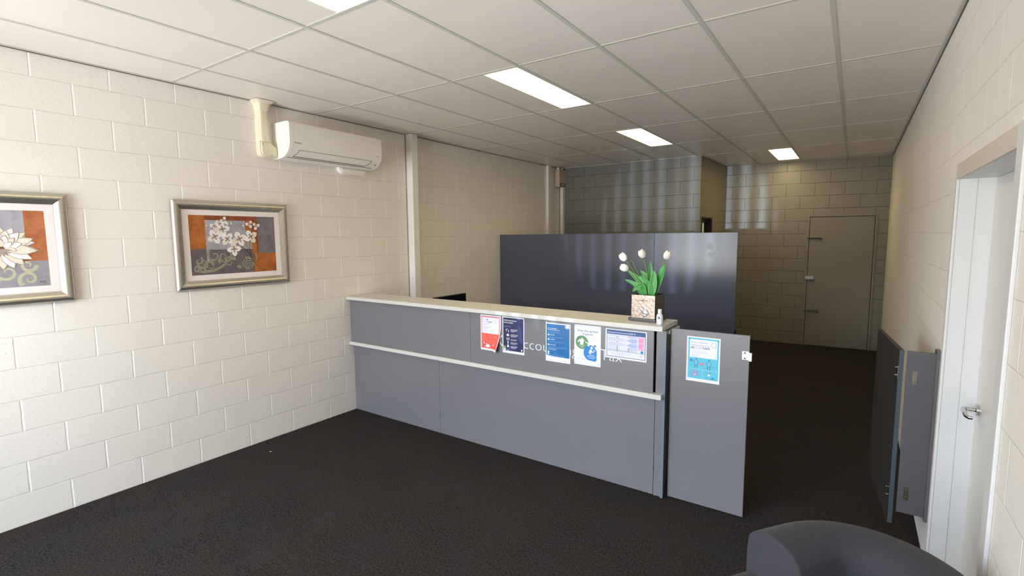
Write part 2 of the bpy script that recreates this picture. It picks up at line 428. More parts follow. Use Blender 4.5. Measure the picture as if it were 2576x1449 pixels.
# vertical blind inside the shop window
bl = thing('vertical_blind', 'white vertical fabric blind drawn across the front shop window', 'blind', (2.55, YF+0.08, 0))
bx('head_rail', (-0.95, 0.95, -0.02, 0.02, 2.66, 2.70), M_steel_white, bl)
bm = bmesh.new()
x = -0.90
while x < 0.92:
    a = math.radians(57); dx, dy = 0.0445*math.cos(a), 0.0445*math.sin(a)
    prism(bm, [(x-dx, -dy, 0.20), (x+dx, dy, 0.20), (x+dx+0.0008, dy, 0.20), (x-dx+0.0008, -dy, 0.20)], (0, 0, 2.46)); x += 0.080
o = obj('slats', bm, M_blind, bl); o['kind'] = 'stuff'

# ceiling grid
GX = [0.492+0.6*i for i in range(7)]; GY = [0.545-1.2, 0.545, 1.745, 2.945, 4.145, 5.345, 6.545, 7.745, 8.945]
def in_room(x, y): return not (x < XM+0.02 and y > 7.72)
bm = bmesh.new(); gw = 0.012; gz0, gz1 = H-0.002, H+0.002
for x in GX:
    y1 = 7.72 if x < XM+0.02 else BO.y+(x-BO.x)*math.tan(BA)
    box(bm, x-gw, x+gw, YF, y1, gz0, gz1)
for y in GY:
    x0 = 0 if y < 7.72 else XM+0.03
    xs = [x0]+[g for g in GX if g > x0]+[XR]
    for a, b in zip(xs[:-1], xs[1:]): box(bm, a+gw if a in GX else a, b-gw if b in GX else b, y-gw, y+gw, gz0+0.0014, gz1)
struct(obj('trim_1', bm, M_grid))
bm = bmesh.new()
box(bm, 0.0, 0.022, YF, 7.72, H-0.004, H+0.003); box(bm, XR-0.024, XR, YF, 9.3, H-0.004, H+0.003)
box(bm, 0.0, XM, 7.70, 7.72, H-0.004, H+0.003)
struct(obj('trim_2', bm, M_grid))
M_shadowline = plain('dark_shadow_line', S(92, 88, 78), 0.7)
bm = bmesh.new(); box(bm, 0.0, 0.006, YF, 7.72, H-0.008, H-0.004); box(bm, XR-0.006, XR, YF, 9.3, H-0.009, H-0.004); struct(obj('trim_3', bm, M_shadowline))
# steel columns on the left wall
def column(y0, w, d, nm):
    bm = bmesh.new(); box(bm, 0.0, d, y0, y0+w, 0, H-0.003, 0.003); o = obj(nm, bm, M_steel_white); struct(o); return o
column(4.09, 0.088, 0.098, 'trim_4'); column(7.215, 0.085, 0.045, 'trim_5')
bx0 = bmesh.new(); box(bx0, 0.02, 0.075, 7.655, 7.72, 0, 2.63, 0.002); struct(obj('trim_6', bx0, M_steel_white))
# thin seam between column and wall
bm = bmesh.new(); box(bm, 0.0, 0.006, 4.078, 4.09, 0, H-0.01); box(bm, 0.0, 0.006, 4.178, 4.186, 0, H-0.01); struct(obj('trim_7', bm, plain('sealant_joint', S(150, 145, 130), 0.7)))

# ---- right-hand door
d1 = thing('door_1', 'white door in the right-hand wall with a chrome lever', 'door', (XR, DY0, 0)); d1['kind'] = 'structure'
rev = 0.128
bm = bmesh.new(); fy = DY1-DY0
# reveal linings + face strips (pressed steel frame) in local coords, x=0 wall face
box(bm, 0.0002, rev+0.03, -0.0295, 0.0, 0, DZ+0.0295); box(bm, 0.0002, rev+0.03, fy, fy+0.0295, 0, DZ+0.0295); box(bm, 0.0002, rev+0.03, 0.0, fy, DZ, DZ+0.0295)
box(bm, -0.012, 0.0, -0.075, -0.0, 0, DZ+0.075, 0.003); box(bm, -0.012, 0.0, fy, fy+0.045, 0, DZ+0.075, 0.003)
box(bm, 0.060, 0.064, fy-0.004, fy, 0, DZ)      # stop line
obj('door_frame', bm, plain('pressed_frame_white', S(214, 214, 215), 0.45, 0, 0.4, 0.01), d1)
bx('door_head', (-0.012, 0.0, 0.0, fy, DZ, DZ+0.072), M_frame_shade, d1)
leaf = bx('door_leaf', (rev, rev+0.036, 0.003, fy-0.003, 0.008, DZ-0.003), M_door_white, d1)
bm = bmesh.new(); hy, hz = fy-0.075, 0.955
cyl(bm, (rev, hy, hz), (rev-0.012, hy, hz), 0.027, seg=28)
tube(bm, [(rev-0.010, hy, hz), (rev-0.045, hy, hz), (rev-0.056, hy-0.006, hz), (rev-0.060, hy-0.02, hz-0.001), (rev-0.060, hy-0.115, hz-0.004), (rev-0.052, hy-0.128, hz-0.006), (rev-0.040, hy-0.130, hz-0.006)], [0.0105, 0.0105, 0.0105, 0.010, 0.0095, 0.009, 0.008], 14)
obj('door_lever', bm, M_chrome, d1, smooth=True, autosmooth=40)
# ---- rear door (grey)
d2 = thing('door_2', 'grey flush door in the rear wall with two slide bolts', 'door', (BO.x, BO.y, 0), BA); d2['kind'] = 'structure'
bm = bmesh.new()
box(bm, BX0, BX0+0.03, -0.012, 0.15, 0, BZ, 0.002); box(bm, BX1-0.03, BX1, -0.012, 0.15, 0, BZ, 0.002); box(bm, BX0+0.03, BX1-0.03, -0.012, 0.15, BZ-0.03, BZ, 0.002)
obj('door_frame', bm, M_greydoor, d2)
bx('frame_gap', (BX0+0.03, BX1-0.03, 0.03, 0.04, 0.0, BZ-0.03), M_gap, d2)
bx('door_leaf', (BX0+0.037, BX1-0.037, -0.006, 0.03, 0.006, BZ-0.038), M_greydoor, d2, bev=0.001)
for hz in (1.735, 0.575):
    bm = bmesh.new()
    box(bm, BX0+0.005, BX0+0.20, -0.022, -0.006, hz-0.009, hz+0.009, 0.003)
    cyl(bm, (BX0+0.008, -0.028, hz), (BX0+0.205, -0.028, hz), 0.006)
    tube(bm, [(BX0+0.185, -0.03, hz), (BX0+0.19, -0.05, hz-0.004), (BX0+0.196, -0.055, hz-0.035)], 0.009, 8)
    obj('slide_bolt', bm, plain('bolt_metal', S(96, 92, 84), 0.4, 0.7), d2)
bm = bmesh.new(); box(bm, BX0+0.005, BX0+0.125, -0.036, -0.006, 1.075, 1.13, 0.004); cyl(bm, (BX0+0.095, -0.036, 1.102), (BX0+0.095, -0.05, 1.102), 0.014, seg=20)
obj('rim_lock', bm, plain('lock_silver', S(190, 190, 196), 0.3, 0.6), d2)
# ---- glazed door of the inner room
d3 = thing('door_3', 'dark framed glazed door in the inner side wall', 'door', (XM, 7.722, 0), -SA); d3['kind'] = 'structure'
bm = bmesh.new()
box(bm, -0.12, 0.008, 0.085, 0.105, 0, 2.07); box(bm, -0.12, 0.004, 0.64, 0.66, 0, 2.07); box(bm, -0.12, 0.004, 0.105, 0.64, 2.05, 2.07)
obj('door_frame', bm, plain('dark_door_frame', S(58, 46, 36), 0.5), d3)
bm = bmesh.new(); box(bm, -0.10, -0.06, 0.105, 0.16, 0, 2.05); box(bm, -0.10, -0.06, 0.585, 0.64, 0, 2.05); box(bm, -0.10, -0.06, 0.16, 0.585, 1.99, 2.05); box(bm, -0.10, -0.06, 0.16, 0.585, 0, 0.12); box(bm, -0.098, -0.062, 0.50, 0.52, 0.12, 1.99)
obj('door_leaf', bm, M_alu, d3)
bx('door_pane', (-0.083, -0.078, 0.16, 0.585, 0.12, 1.99), M_glass, d3)
bx('obscured_panel', (-0.076, -0.072, 0.107, 0.475, 0.02, 1.985), plain('pale_green_panel', S(222, 240, 234), 0.5), d3)

ir = bpy.data.lights.new('inner_room_fill', 'AREA'); ir.energy = 6; ir.size = 0.4; ir.color = (0.85, 1.0, 0.95)  # unseen fill light, added to brighten the inner room behind the glazed door
iro = bpy.data.objects.new('inner_room_fill', ir); COL.objects.link(iro); iro.location = (1.7, 8.4, 2.9)

# ================================================================== ceiling lights
def make_light(x0, y0, label):
    t = thing('ceiling_light', label, 'ceiling light', (x0+0.15, y0+0.6, H), 0, 'recessed strip lights in the tiled ceiling')
    return t
t0 = make_light(1.980, 0.545, 'recessed ceiling light nearest the shop window, cut by the top edge')
bm = bmesh.new(); hx, hy = 0.149, 0.588
for d in ((-hx, -hx+0.006, -hy, hy), (hx-0.006, hx, -hy, hy), (-hx+0.006, hx-0.006, -hy, -hy+0.006), (-hx+0.006, hx-0.006, hy-0.006, hy)): box(bm, *d, -0.002, 0.003)
box(bm, -hx, hx, -hy, hy, 0.0035, 0.06)
obj('light_frame', bm, M_steel_white, t0)
bm = bmesh.new(); box(bm, -hx+0.006, hx-0.006, -hy+0.006, hy-0.006, -0.0005, 0.003); obj('light_diffuser', bm, M_diff, t0)
def dup(root, loc, label, group=None):
    r = root.copy(); COL.objects.link(r); r.location = loc; r['label'] = label
    if group: r['group'] = group
    for ch in list(root.children):
        c = ch.copy(); COL.objects.link(c); c.parent = r
        for g in ch.children:
            d = g.copy(); COL.objects.link(d); d.parent = c
    return r
dup(t0, (2.130, 3.545, H), 'recessed ceiling light above the counter, largest fully visible one')
dup(t0, (2.130, 5.945, H), 'recessed ceiling light above the grey partition screen')
dup(t0, (3.342, 8.345, H), 'recessed ceiling light closest to the grey rear wall, the smallest')

# ================================================================== reception counter
rc = thing('reception_counter', 'long slate grey reception counter with pale top, fixed to the left wall', 'reception counter', (1.62, 3.4, 0))
def loc(p): return (p[0]-1.62, p[1]-1.62, p[2]-3.4, p[3]-3.4, p[4], p[5])
def cpart(name, ds, mat, bev=0.001, parent=rc):
    bm = bmesh.new()
    for d in ds: box(bm, *loc(d), bev=bev)
    return obj(name, bm, mat, parent)
cpart('countertop', [(0.004, 1.588, 3.205, 3.545, 1.168, 1.20)], M_top, 0.002)
cpart('countertop', [(1.5885, 3.240, 3.205, 3.545, 1.168, 1.20)], M_top, 0.002)
cpart('upper_panel', [(0.004, 1.586, 3.25, 3.268, 0.735, 1.168)], M_lam)
cpart('upper_panel', [(1.588, 3.170, 3.25, 3.268, 0.735, 1.168)], M_lam)
cpart('ledge_strip', [(0.004, 3.235, 3.222, 3.275, 0.700, 0.733)], M_top, 0.0015)
cpart('lower_panel', [(0.004, 1.192, 3.278, 3.296, 0.002, 0.699)], M_lam)
cpart('lower_panel', [(1.194, 3.176, 3.278, 3.296, 0.002, 0.699)], M_lam)
cpart('end_post', [(3.181, 3.230, 3.272, 3.290, 0.002, 1.166)], M_lam)
cpart('end_panel', [(3.232, 3.250, 3.262, 3.545, 0.002, 1.166)], M_lam_dark)
cpart('end_panel_edge', [(3.2315, 3.2505, 3.2595, 3.262, 0.002, 1.166)], M_edge, 0.0)
cpart('backing_board', [(0.004, 3.231, 3.300, 3.316, 0.002, 1.166)], M_gap, 0.0)
cpart('top_cleat', [(0.1, 3.225, 3.33, 3.53, 1.148, 1.167), (3.2505, 3.262, 3.30, 3.53, 1.140, 1.160)], M_top, 0.0)
dk = thing('office_desk', 'pale topped desk standing behind the counter, under the black monitor', 'desk', (0.83, 4.25, 0))
bx('desk_top', (-0.70, 0.70, -0.38, 0.38, 0.70, 0.725), M_top, dk, bev=0.002)
for lx, ly in ((-0.66, -0.34), (-0.66, 0.34), (0.66, -0.34), (0.66, 0.34)): bx('leg', (lx-0.02, lx+0.02, ly-0.02, ly+0.02, 0.0, 0.70), M_alu, dk)
# lettering on the front
M_letter = ink('white_vinyl_letter', 214, 220, 230, 0.4)
sh = Sheet((-1.62, 3.2495-3.4, 0), (1, 0, 0), (0, 0, 1), 3.2, 1.2)
sh.lay = 1
sh.arc(1.948, 0.953, 0.054, 0.010, M_letter, math.radians(40), math.radians(320), 30, 0.046); sh.done('sign_initial', rc)
def word(w, u, wd):
    s_ = Sheet((-1.62, 3.2495-3.4, 0), (1, 0, 0), (0, 0, 1), 3.2, 1.2); s_.lay = 1; s_.text(w, u, 0.913, 0.084, M_letter, -0.012, wd); s_.done('sign_word', rc)
word('Accountin', 2.040, 0.508); word('g', 2.557, 0.054); word('&', 2.668, 0.075); word('Tax', 2.785, 0.164)


# ---- gate beside the counter
gp = thing('counter_gate', 'tall slate panel standing at the right end of the counter, with white latch', 'gate', (3.507, 3.32, 0))
bm = bmesh.new(); box(bm, -0.240, 0.240, -0.009, 0.009, 0.004, 1.178, 0.001); obj('panel', bm, M_lam, gp)
bm = bmesh.new(); box(bm, 0.199, 0.240, -0.013, -0.009, 1.026, 1.080, 0.001); box(bm, 0.2385, 0.2565, -0.024, -0.009, 1.022, 1.074, 0.002)
obj('latch_plate', bm, M_steel_white, gp)
for z in (1.069, 1.035):
    bm = bmesh.new(); cyl(bm, (0.216, -0.0125, z), (0.216, -0.017, z), 0.0055, 0.004, 12); obj('screw', bm, M_darkchrome, gp)

# ---- hinged flap on the right wall
gx, gy = 4.497, 3.345
gf = thing('swing_gate', 'dark slate swing gate folded open against the right wall', 'gate', (gx, gy, 0), math.radians(6.0))
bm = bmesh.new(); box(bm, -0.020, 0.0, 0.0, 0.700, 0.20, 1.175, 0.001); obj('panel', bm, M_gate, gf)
bm = bmesh.new(); box(bm, -0.0202, 0.0002, -0.0012, 0.0, 0.20, 1.175); obj('panel_edge', bm, plain('blue_grey_edge', S(66, 76, 84), 0.45), gf)
for z in (1.055, 0.375):
    bm = bmesh.new(); box(bm, -0.0225, -0.020, 0.006, 0.034, z-0.035, z+0.035)
    for zz in (z+0.022, z-0.022): cyl(bm, (-0.020, 0.02, zz), (-0.034, 0.02, zz), 0.0048, seg=10)
    obj('hinge_leaf', bm, M_chrome, gf)
ff = thing('gate_post', 'narrow slate filler board beside the white door, carrying the gate hinges', 'panel', (4.51, 3.36, 0))
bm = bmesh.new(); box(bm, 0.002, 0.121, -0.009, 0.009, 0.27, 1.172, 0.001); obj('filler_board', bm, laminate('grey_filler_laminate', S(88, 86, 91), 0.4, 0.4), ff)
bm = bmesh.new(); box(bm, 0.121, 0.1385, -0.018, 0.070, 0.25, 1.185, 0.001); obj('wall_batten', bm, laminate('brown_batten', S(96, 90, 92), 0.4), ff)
for z in (1.03, 0.385):
    bm = bmesh.new(); box(bm, 0.028, 0.048, -0.0115, -0.009, z-0.036, z+0.036)
    for zz in (z+0.022, z-0.022): cyl(bm, (0.038, -0.011, zz), (0.038, -0.0145, zz), 0.005, 0.0035, 10)
    obj('hinge_plate', bm, M_brass, ff)

# ---- partition screen
ps = thing('partition_screen', 'tall dark slate partition screen of two panels behind the counter', 'partition', (1.6, 5.91, 0))
bm = bmesh.new(); box(bm, -1.596, 0.6695, -0.0125, 0.0125, 0.06, 1.822, 0.001); obj('panel', bm, M_lam_dark, ps)
bm = bmesh.new(); box(bm, 0.6735, 1.592, -0.0125, 0.0125, 0.06, 1.822, 0.001); obj('panel', bm, M_lam_dark, ps)
bm = bmesh.new(); box(bm, 0.665, 0.678, 0.002, 0.012, 0.06, 1.815); obj('joint_strip', bm, M_gap, ps)
for x in (-1.5, 0.67, 1.50):
    bm = bmesh.new(); box(bm, x-0.02, x+0.02, -0.2, 0.2, 0.0, 0.03, 0.004); box(bm, x-0.012, x+0.012, -0.012, 0.012, 0.03, 0.062); obj('foot', bm, M_black, ps)
bm = bmesh.new(); tube(bm, [(1.596, 0.0, 0.705), (1.602, -0.004, 0.725), (1.604, -0.006, 0.75)], [0.012, 0.014, 0.009], 10); obj('edge_clip', bm, M_black, ps)

# ---- computer monitor behind the counter
mo = thing('computer_monitor', 'black computer monitor showing just above the counter top', 'monitor', (0.45, 4.28, 0.725), math.radians(-90))
mh = 0.405
bm = bmesh.new(); box(bm, -0.27, 0.27, -0.018, 0.018, 0.07, mh+0.0, 0.004); obj('screen_housing', bm, M_black, mo)
bm = bmesh.new(); box(bm, -0.262, 0.262, 0.0185, 0.0195, 0.085, mh-0.008); obj('screen', bm, M_screen, mo)
bm = bmesh.new(); box(bm, -0.03, 0.03, -0.05, -0.018, 0.012, 0.25, 0.004); obj('stand', bm, M_black, mo)
bm = bmesh.new(); box(bm, -0.12, 0.12, -0.12, 0.07, 0.0, 0.012, 0.004); obj('foot', bm, M_black, mo)

# ================================================================== air conditioner
ac = thing('air_conditioner', 'white split system air conditioner high on the left wall', 'air conditioner', (0, 3.015, 2.48))
Y0, Y1 = -0.5, 0.5
prof = [(0.0, 0.305), (0.205, 0.305), (0.232, 0.302), (0.247, 0.292), (0.252, 0.275), (0.253, 0.15)]
prof += [tuple(bez((0.253, 0.15, 0), (0.252, 0.035, 0), (0.13, 0.006, 0), 10)[i][:2]) for i in range(1, 11)]
prof += [(0.09, 0.0), (0.0, 0.0)]
bm = bmesh.new(); prism(bm, [(x+0.002, Y0, z) for x, z in prof], (0, Y1-Y0, 0))
o = obj('body', bm, M_ac, ac, smooth=True, autosmooth=25)
# end cap line and seams follow the profile a hair proud of it
def along(pts, y, dn=0.0012):
    out = []
    for i, (x, z) in enumerate(pts):
        a = Vector(pts[max(i-1, 0)]); b = Vector(pts[min(i+1, len(pts)-1)]); d = (b-a).normalized(); n_ = Vector((-d.y, d.x))
        if n_.x < 0: n_ = -n_
        out.append((x+0.002+n_.x*dn, y, z+n_.y*dn))
    return out
lower = prof[5:16]
bm = bmesh.new(); tube(bm, along(prof[1:16], Y0+0.028, 0.0), 0.0016, 5); obj('end_seam', bm, plain('pale_seam', S(205, 198, 190), 0.5), ac, smooth=True)
flap = lower[4:9]
bm = bmesh.new()
Lp = along(flap, 0); ya, yb = -0.40, 0.385
tube(bm, [(Lp[0][0], ya, Lp[0][2]), (Lp[0][0], yb, Lp[0][2])], 0.0016, 5)
tube(bm, [(Lp[-1][0], ya-0.03, Lp[-1][2]), (Lp[-1][0], yb-0.05, Lp[-1][2])], 0.0028, 5)
tube(bm, [(p[0], ya-0.03*(i/(len(Lp)-1)), p[2]) for i, p in enumerate(Lp)], 0.0018, 5)
tube(bm, [(p[0], yb+0.0-0.05*(i/(len(Lp)-1))**2, p[2]) for i, p in enumerate(Lp)], 0.0026, 5)
p9 = along(lower, 0)[9]; tube(bm, [(p9[0], -0.47, p9[2]), (p9[0], 0.44, p9[2])], 0.0024, 5)
obj('louvre_flap', bm, M_ac_line, ac)
M_acink = ink('grey_print', 82, 80, 76)
fx = 0.2555
s1 = Sheet((fx, Y0, 0), (0, 1, 0), (0, 0, 1), 1, 0.3); s1.lay = 1
s1.text('Panasonic', 0.045, 0.122, 0.013, M_acink, 0.012, 0.062); s1.done('brand_lettering', ac)
s1 = Sheet((fx, Y0, 0), (0, 1, 0), (0, 0, 1), 1, 0.3); s1.lay = 1; s1.text('INVERTER', 0.925, 0.115, 0.006, M_acink, 0.01, 0.045)
s1.done('type_lettering', ac)
bm = bmesh.new(); q = along(lower, 0.455)[6]; box(bm, q[0]-0.006, q[0]+0.001, 0.435, 0.462, q[2]-0.006, q[2]+0.010); obj('display_window', bm, plain('display_grey', S(140, 146, 140), 0.3), ac)
# small rounded trim box under the unit
tb = thing('duct_end_box', 'small white rounded plastic cover under the air conditioner', 'cover', (0, 3.315, 2.42))
bm = bmesh.new()
sec = [(-0.165, 0.062), (-0.150, 0.028), (-0.125, 0.006), (-0.10, 0.0), (0.10, 0.0), (0.13, 0.006), (0.155, 0.03), (0.165, 0.062)]
prism(bm, [(0.0, y, z) for y, z in sec], (0.07, 0, 0)); es = [e for e in bm.edges if all(abs(v.co.x-0.07) < 1e-5 for v in e.verts)]
bmesh.ops.bevel(bm, geom=es, offset=0.014, segments=4, affect='EDGES'); obj('cover_shell', bm, M_ac, tb, smooth=True, autosmooth=50)
# duct from ceiling to unit
dc = thing('pipe_duct', 'cream plastic pipe duct running from the ceiling to the air conditioner', 'duct', (0, 2.41, 2.48))
def duct_loop(bm, rings, mi=0):
    R = [[bm.verts.new(p) for p in r] for r in rings]
    for a, b in zip(R[:-1], R[1:]):
        for i in range(len(a)-1): bm.faces.new((a[i], a[i+1], b[i+1], b[i]))
    bm.faces.new(R[0]); bm.faces.new(R[-1])
def ring_z(z, hw, d, ch=0.018): return [(0, -hw, z), (d-ch, -hw, z), (d-0.003, -hw+ch*0.7, z), (d, -hw+ch*1.4, z), (d, hw-ch*1.4, z), (d-0.003, hw-ch*0.7, z), (d-ch, hw, z), (0, hw, z)]
bm = bmesh.new(); duct_loop(bm, [ring_z(0.13, 0.044, 0.068), ring_z(0.38, 0.044, 0.068), ring_z(0.385, 0.047, 0.070)]); obj('duct_cover', bm, M_duct, dc)
bm = bmesh.new(); duct_loop(bm, [ring_z(0.385, 0.048, 0.073), ring_z(0.415, 0.050, 0.078), ring_z(0.448, 0.062, 0.09), ring_z(0.460, 0.080, 0.110), ring_z(0.466, 0.085, 0.118)]); obj('ceiling_collar', bm, M_duct, dc, smooth=True, autosmooth=35)
bm = bmesh.new()
sh_ = [(-0.047, 0.135), (0.047, 0.135), (0.047, 0.108), (0.053, 0.097), (0.066, 0.092), (0.103, 0.092), (0.103, 0.004), (0.0, 0.004), (-0.025, 0.010), (-0.042, 0.027), (-0.047, 0.05)]
prism(bm, [(0, y, z) for y, z in sh_], (0.072, 0, 0)); es = [e for e in bm.edges if all(abs(v.co.x-0.072) < 1e-5 for v in e.verts)]
bmesh.ops.bevel(bm, geom=es, offset=0.012, segments=3, affect='EDGES'); el = obj('elbow', bm, M_duct, dc, smooth=True, autosmooth=40)
for y, z in ((-0.028, 0.108), (0.045, 0.022)):
    bm = bmesh.new(); cyl(bm, (0.071, y, z), (0.0735, y, z), 0.0035, seg=10); obj('screw', bm, M_black, el)

# ---- electrical box in the corner by the cross wall
eb = thing('control_box', 'small grey metal control box high in the far left corner', 'electrical box', (0.0, 7.48, 2.62))
bm = bmesh.new(); box(bm, 0.002, 0.105, 0.0, 0.235, 0.0, 0.285, 0.003); obj('case', bm, M_box, eb)
bm = bmesh.new(); box(bm, 0.105, 0.1065, 0.03, 0.20, 0.012, 0.060); obj('label_plate', bm, M_boxdark, eb)
bm = bmesh.new(); box(bm, 0.1065, 0.1072, 0.05, 0.18, 0.024, 0.050); obj('label_face', bm, M_box, eb)
for y in (0.05, 0.17):
    bm = bmesh.new(); cyl(bm, (0.05, y, 0.285), (0.05, y, 0.318), 0.024, seg=14); obj('cable_gland', bm, M_steel_white, eb)
bm = bmesh.new(); cyl(bm, (0.105, 0.115, 0.245), (0.1085, 0.115, 0.245), 0.008); obj('knob', bm, M_black, eb)

# ================================================================== flower pot, tulips, bottle
VX, VY, VR = 3.060, 3.435, math.radians(-3)
def copper_mat():
    n = N('hammered_bronze_glaze'); v = n.coord(); f = n.noise(48, 4, 0.6)
    c = n.mix(n.ramp(f, 0.35, 0.65), (0.13, 0.098, 0.08, 1), (0.25, 0.20, 0.17, 1)); c = n.mix(n.ramp(n.noise(12, 4, 0.7), 0.62, 0.68), c, (0.10, 0.06, 0.04, 1))
    n.p(c, 0.27, 0.9); n.bump(f, 0.35, 0.004); return n.m
M_copper = copper_mat()
M_glaze = plain('dark_brown_glaze', S(44, 36, 26), 0.12, 0, 0.7, 0.1, 20)
M_silver = plain('silver_relief', (0.66, 0.68, 0.74, 1), 0.25, 0.85, 0.5, 0.15, 90)
M_motif = plain('grey_relief', S(120, 104, 92), 0.4, 0.6)
vs_ = thing('flower_pot', 'square bronze glazed pot with a silver relief, on the counter end', 'pot', (VX, VY, 1.20), VR)
hw, tw = 0.0865, 0.101
tray = bmesh.new(); box(tray, -tw, tw, -tw, tw, 0.0, 0.008, 0.002)
for d in ((-tw, tw, -tw, -tw+0.008), (-tw, tw, tw-0.008, tw), (-tw, -tw+0.008, -tw, tw), (tw-0.008, tw, -tw, tw)): box(tray, *d, 0.006, 0.022, 0.002)
obj('saucer', tray, M_glaze, vs_)
bm = bmesh.new(); zb, zt = 0.0085, 0.185
box(bm, -hw, hw, -hw, -hw+0.007, zb, zt, 0.002)
fr_ = obj('front_face', bm, M_copper, vs_)
bm = bmesh.new(); box(bm, -hw, hw, hw-0.007, hw, zb, zt, 0.002); box(bm, -hw, -hw+0.007, -hw+0.0075, hw-0.0075, zb, zt, 0.002); box(bm, hw-0.007, hw, -hw+0.0075, hw-0.0075, zb, zt, 0.002); box(bm, -hw+0.008, hw-0.008, -hw+0.008, hw-0.008, zb, 0.13)
obj('side_walls', bm, M_glaze, vs_)  # sides darker than the front: the dark they reflect is put into the colour
bm = bmesh.new()
def blob(bm, cx, cz, rx, rz, d, seg=18, rot=0.0):
    ca, sa = math.cos(rot), math.sin(rot); rings = []
    for k, (s_, dd) in enumerate(((1, 0), (0.8, 0.6), (0.45, 0.92))):
        rings.append([bm.verts.new((cx+(rx*s_*math.cos(t)*ca-rz*s_*math.sin(t)*sa)*(1+0.10*math.sin(5*t)), -hw-d*dd, cz+(rx*s_*math.cos(t)*sa+rz*s_*math.sin(t)*ca)*(1+0.10*math.cos(4*t)))) for t in [2*PI*i/seg for i in range(seg)]])
    for a, b in zip(rings[:-1], rings[1:]):
        for i in range(seg): bm.faces.new((a[i], a[(i+1) % seg], b[(i+1) % seg], b[i]))
    c = bm.verts.new((cx, -hw-d, cz))
    for i in range(seg): bm.faces.new((rings[-1][i], rings[-1][(i+1) % seg], c))
blob(bm, -0.010, 0.085, 0.028, 0.013, 0.006, rot=-0.6); blob(bm, 0.018, 0.065, 0.026, 0.020, 0.007, rot=-0.5); blob(bm, 0.012, 0.045, 0.018, 0.012, 0.005)
obj('silver_relief', bm, M_silver, fr_, smooth=True)
bm = bmesh.new(); rnd = random.Random(3)
for i in range(26):
    cx, cz = rnd.uniform(-0.055, 0.055), rnd.uniform(0.035, 0.075)
    tube(bm, bez((cx, -hw-0.001, cz), (cx+rnd.uniform(-.01, .01), -hw-0.003, cz+rnd.uniform(-.006, .01)), (cx+rnd.uniform(-.018, .018), -hw-0.001, cz+rnd.uniform(-.004, .004)), 4), 0.0008, 5)
obj('etched_motif', bm, M_motif, fr_)
bm = bmesh.new(); tube(bm, [(-0.045, -hw-0.001, 0.145), (-0.02, -hw-0.002, 0.148), (0.0, -hw-0.002, 0.143), (0.03, -hw-0.001, 0.146)], 0.0012, 5)
blob(bm, -0.002, 0.145, 0.016, 0.005, 0.002)
obj('upper_motif', bm, M_motif, fr_)

M_soil = plain('dark_soil', S(26, 20, 14), 0.9)
def petal_mat(name, c1, c2):
    n = N(name); n.p(n.mix(n.noise(60, 3), c1, c2), 0.5, 0, 0.4, Subsurface_Weight=0.15, Subsurface_Radius=(0.01, 0.01, 0.008)); return n.m
M_petal = petal_mat('ivory_petal', S(232, 224, 220), S(245, 240, 236))
M_leaf = plain('tulip_leaf_green', S(66, 152, 70), 0.42, 0, 0.5, 0.16, 40)
M_leafe = plain('pale_leaf_edge', S(150, 205, 140), 0.45)
M_stem = plain('tulip_stem_green', S(112, 152, 62), 0.45, 0, 0.5, 0.1, 40)
fl = thing('tulip_bunch', 'artificial white tulips with broad green leaves standing in the bronze pot', 'flowers', (VX, 3.435, 1.335))
def LP(x, z, dy=0.0): return Vector((x-VX, dy, z-1.335))
def tulip(base, mid, head, ang, size, tilt, nm=True):
    """stem (base, mid, head) then six petals around the head axis"""
    bm = bmesh.new(); tube(bm, bez(base, mid, head, 12), 0.0028, 8); st = obj('stem', bm, M_stem, fl, smooth=True)
    if size <= 0: return
    bm = bmesh.new(); ax = Vector(ang).normalized(); e1 = ax.orthogonal().normalized(); e2 = ax.cross(e1)
    for k in range(6):
        th = k*PI/3+tilt; outer = k % 2 == 0; rr = 1.0 if outer else 0.86; L = size*(1.0 if outer else 0.94)
        dr = e1*math.cos(th)+e2*math.sin(th); tg = ax.cross(dr); rows = []
        for i in range(9):
            t = i/8; rad = size*0.385*rr*math.sin(PI*(0.11+0.70*t**0.9))+0.001
            wdt = size*0.46*math.sin(PI*min(1, 0.10+0.86*t))**0.7
            row = []
            for j in range(7):
                s_ = (j-3)/3; a_ = s_*wdt/max(rad, size*0.12); a_ = max(-1.15, min(1.15, a_))
                p = Vector(head)+ax*(L*(t-0.10*abs(s_)**2*t*1.4))+(dr*math.cos(a_)+tg*math.sin(a_))*rad
                row.append(bm.verts.new(p))
            rows.append(row)
        for a, b in zip(rows[:-1], rows[1:]):
            for j in range(6): bm.faces.new((a[j], a[j+1], b[j+1], b[j]))
    o = obj('flower_head', bm, M_petal, fl, smooth=True)
    md = o.modifiers.new('thick', 'SOLIDIFY'); md.thickness = 0.0012; md.offset = 0
mouth = LP(3.075, 1.345)
tulip(mouth+Vector((-0.01, 0, 0)), LP(2.99, 1.50), LP(2.893, 1.617), (-0.62, -0.25, 0.78), 0.066, 0.2)
tulip(mouth+Vector((-0.005, -0.01, 0)), LP(3.03, 1.47, -0.02), LP(2.922, 1.556, -0.02), (-0.86, -0.25, 0.30), 0.066, 0.9)
tulip(mouth, LP(3.06, 1.50), LP(3.021, 1.637), (-0.30, -0.15, 0.95), 0.064, 0.4)
tulip(mouth+Vector((0.01, 0, 0)), LP(3.10, 1.50, 0.01), LP(3.175, 1.633), (0.50, -0.15, 0.80), 0.068, 0.1)
tulip(mouth+Vector((-0.008, 0.01, 0)), LP(2.985, 1.50, 0.03), LP(2.921, 1.622, 0.03), (0, 0, 1), 0, 0)
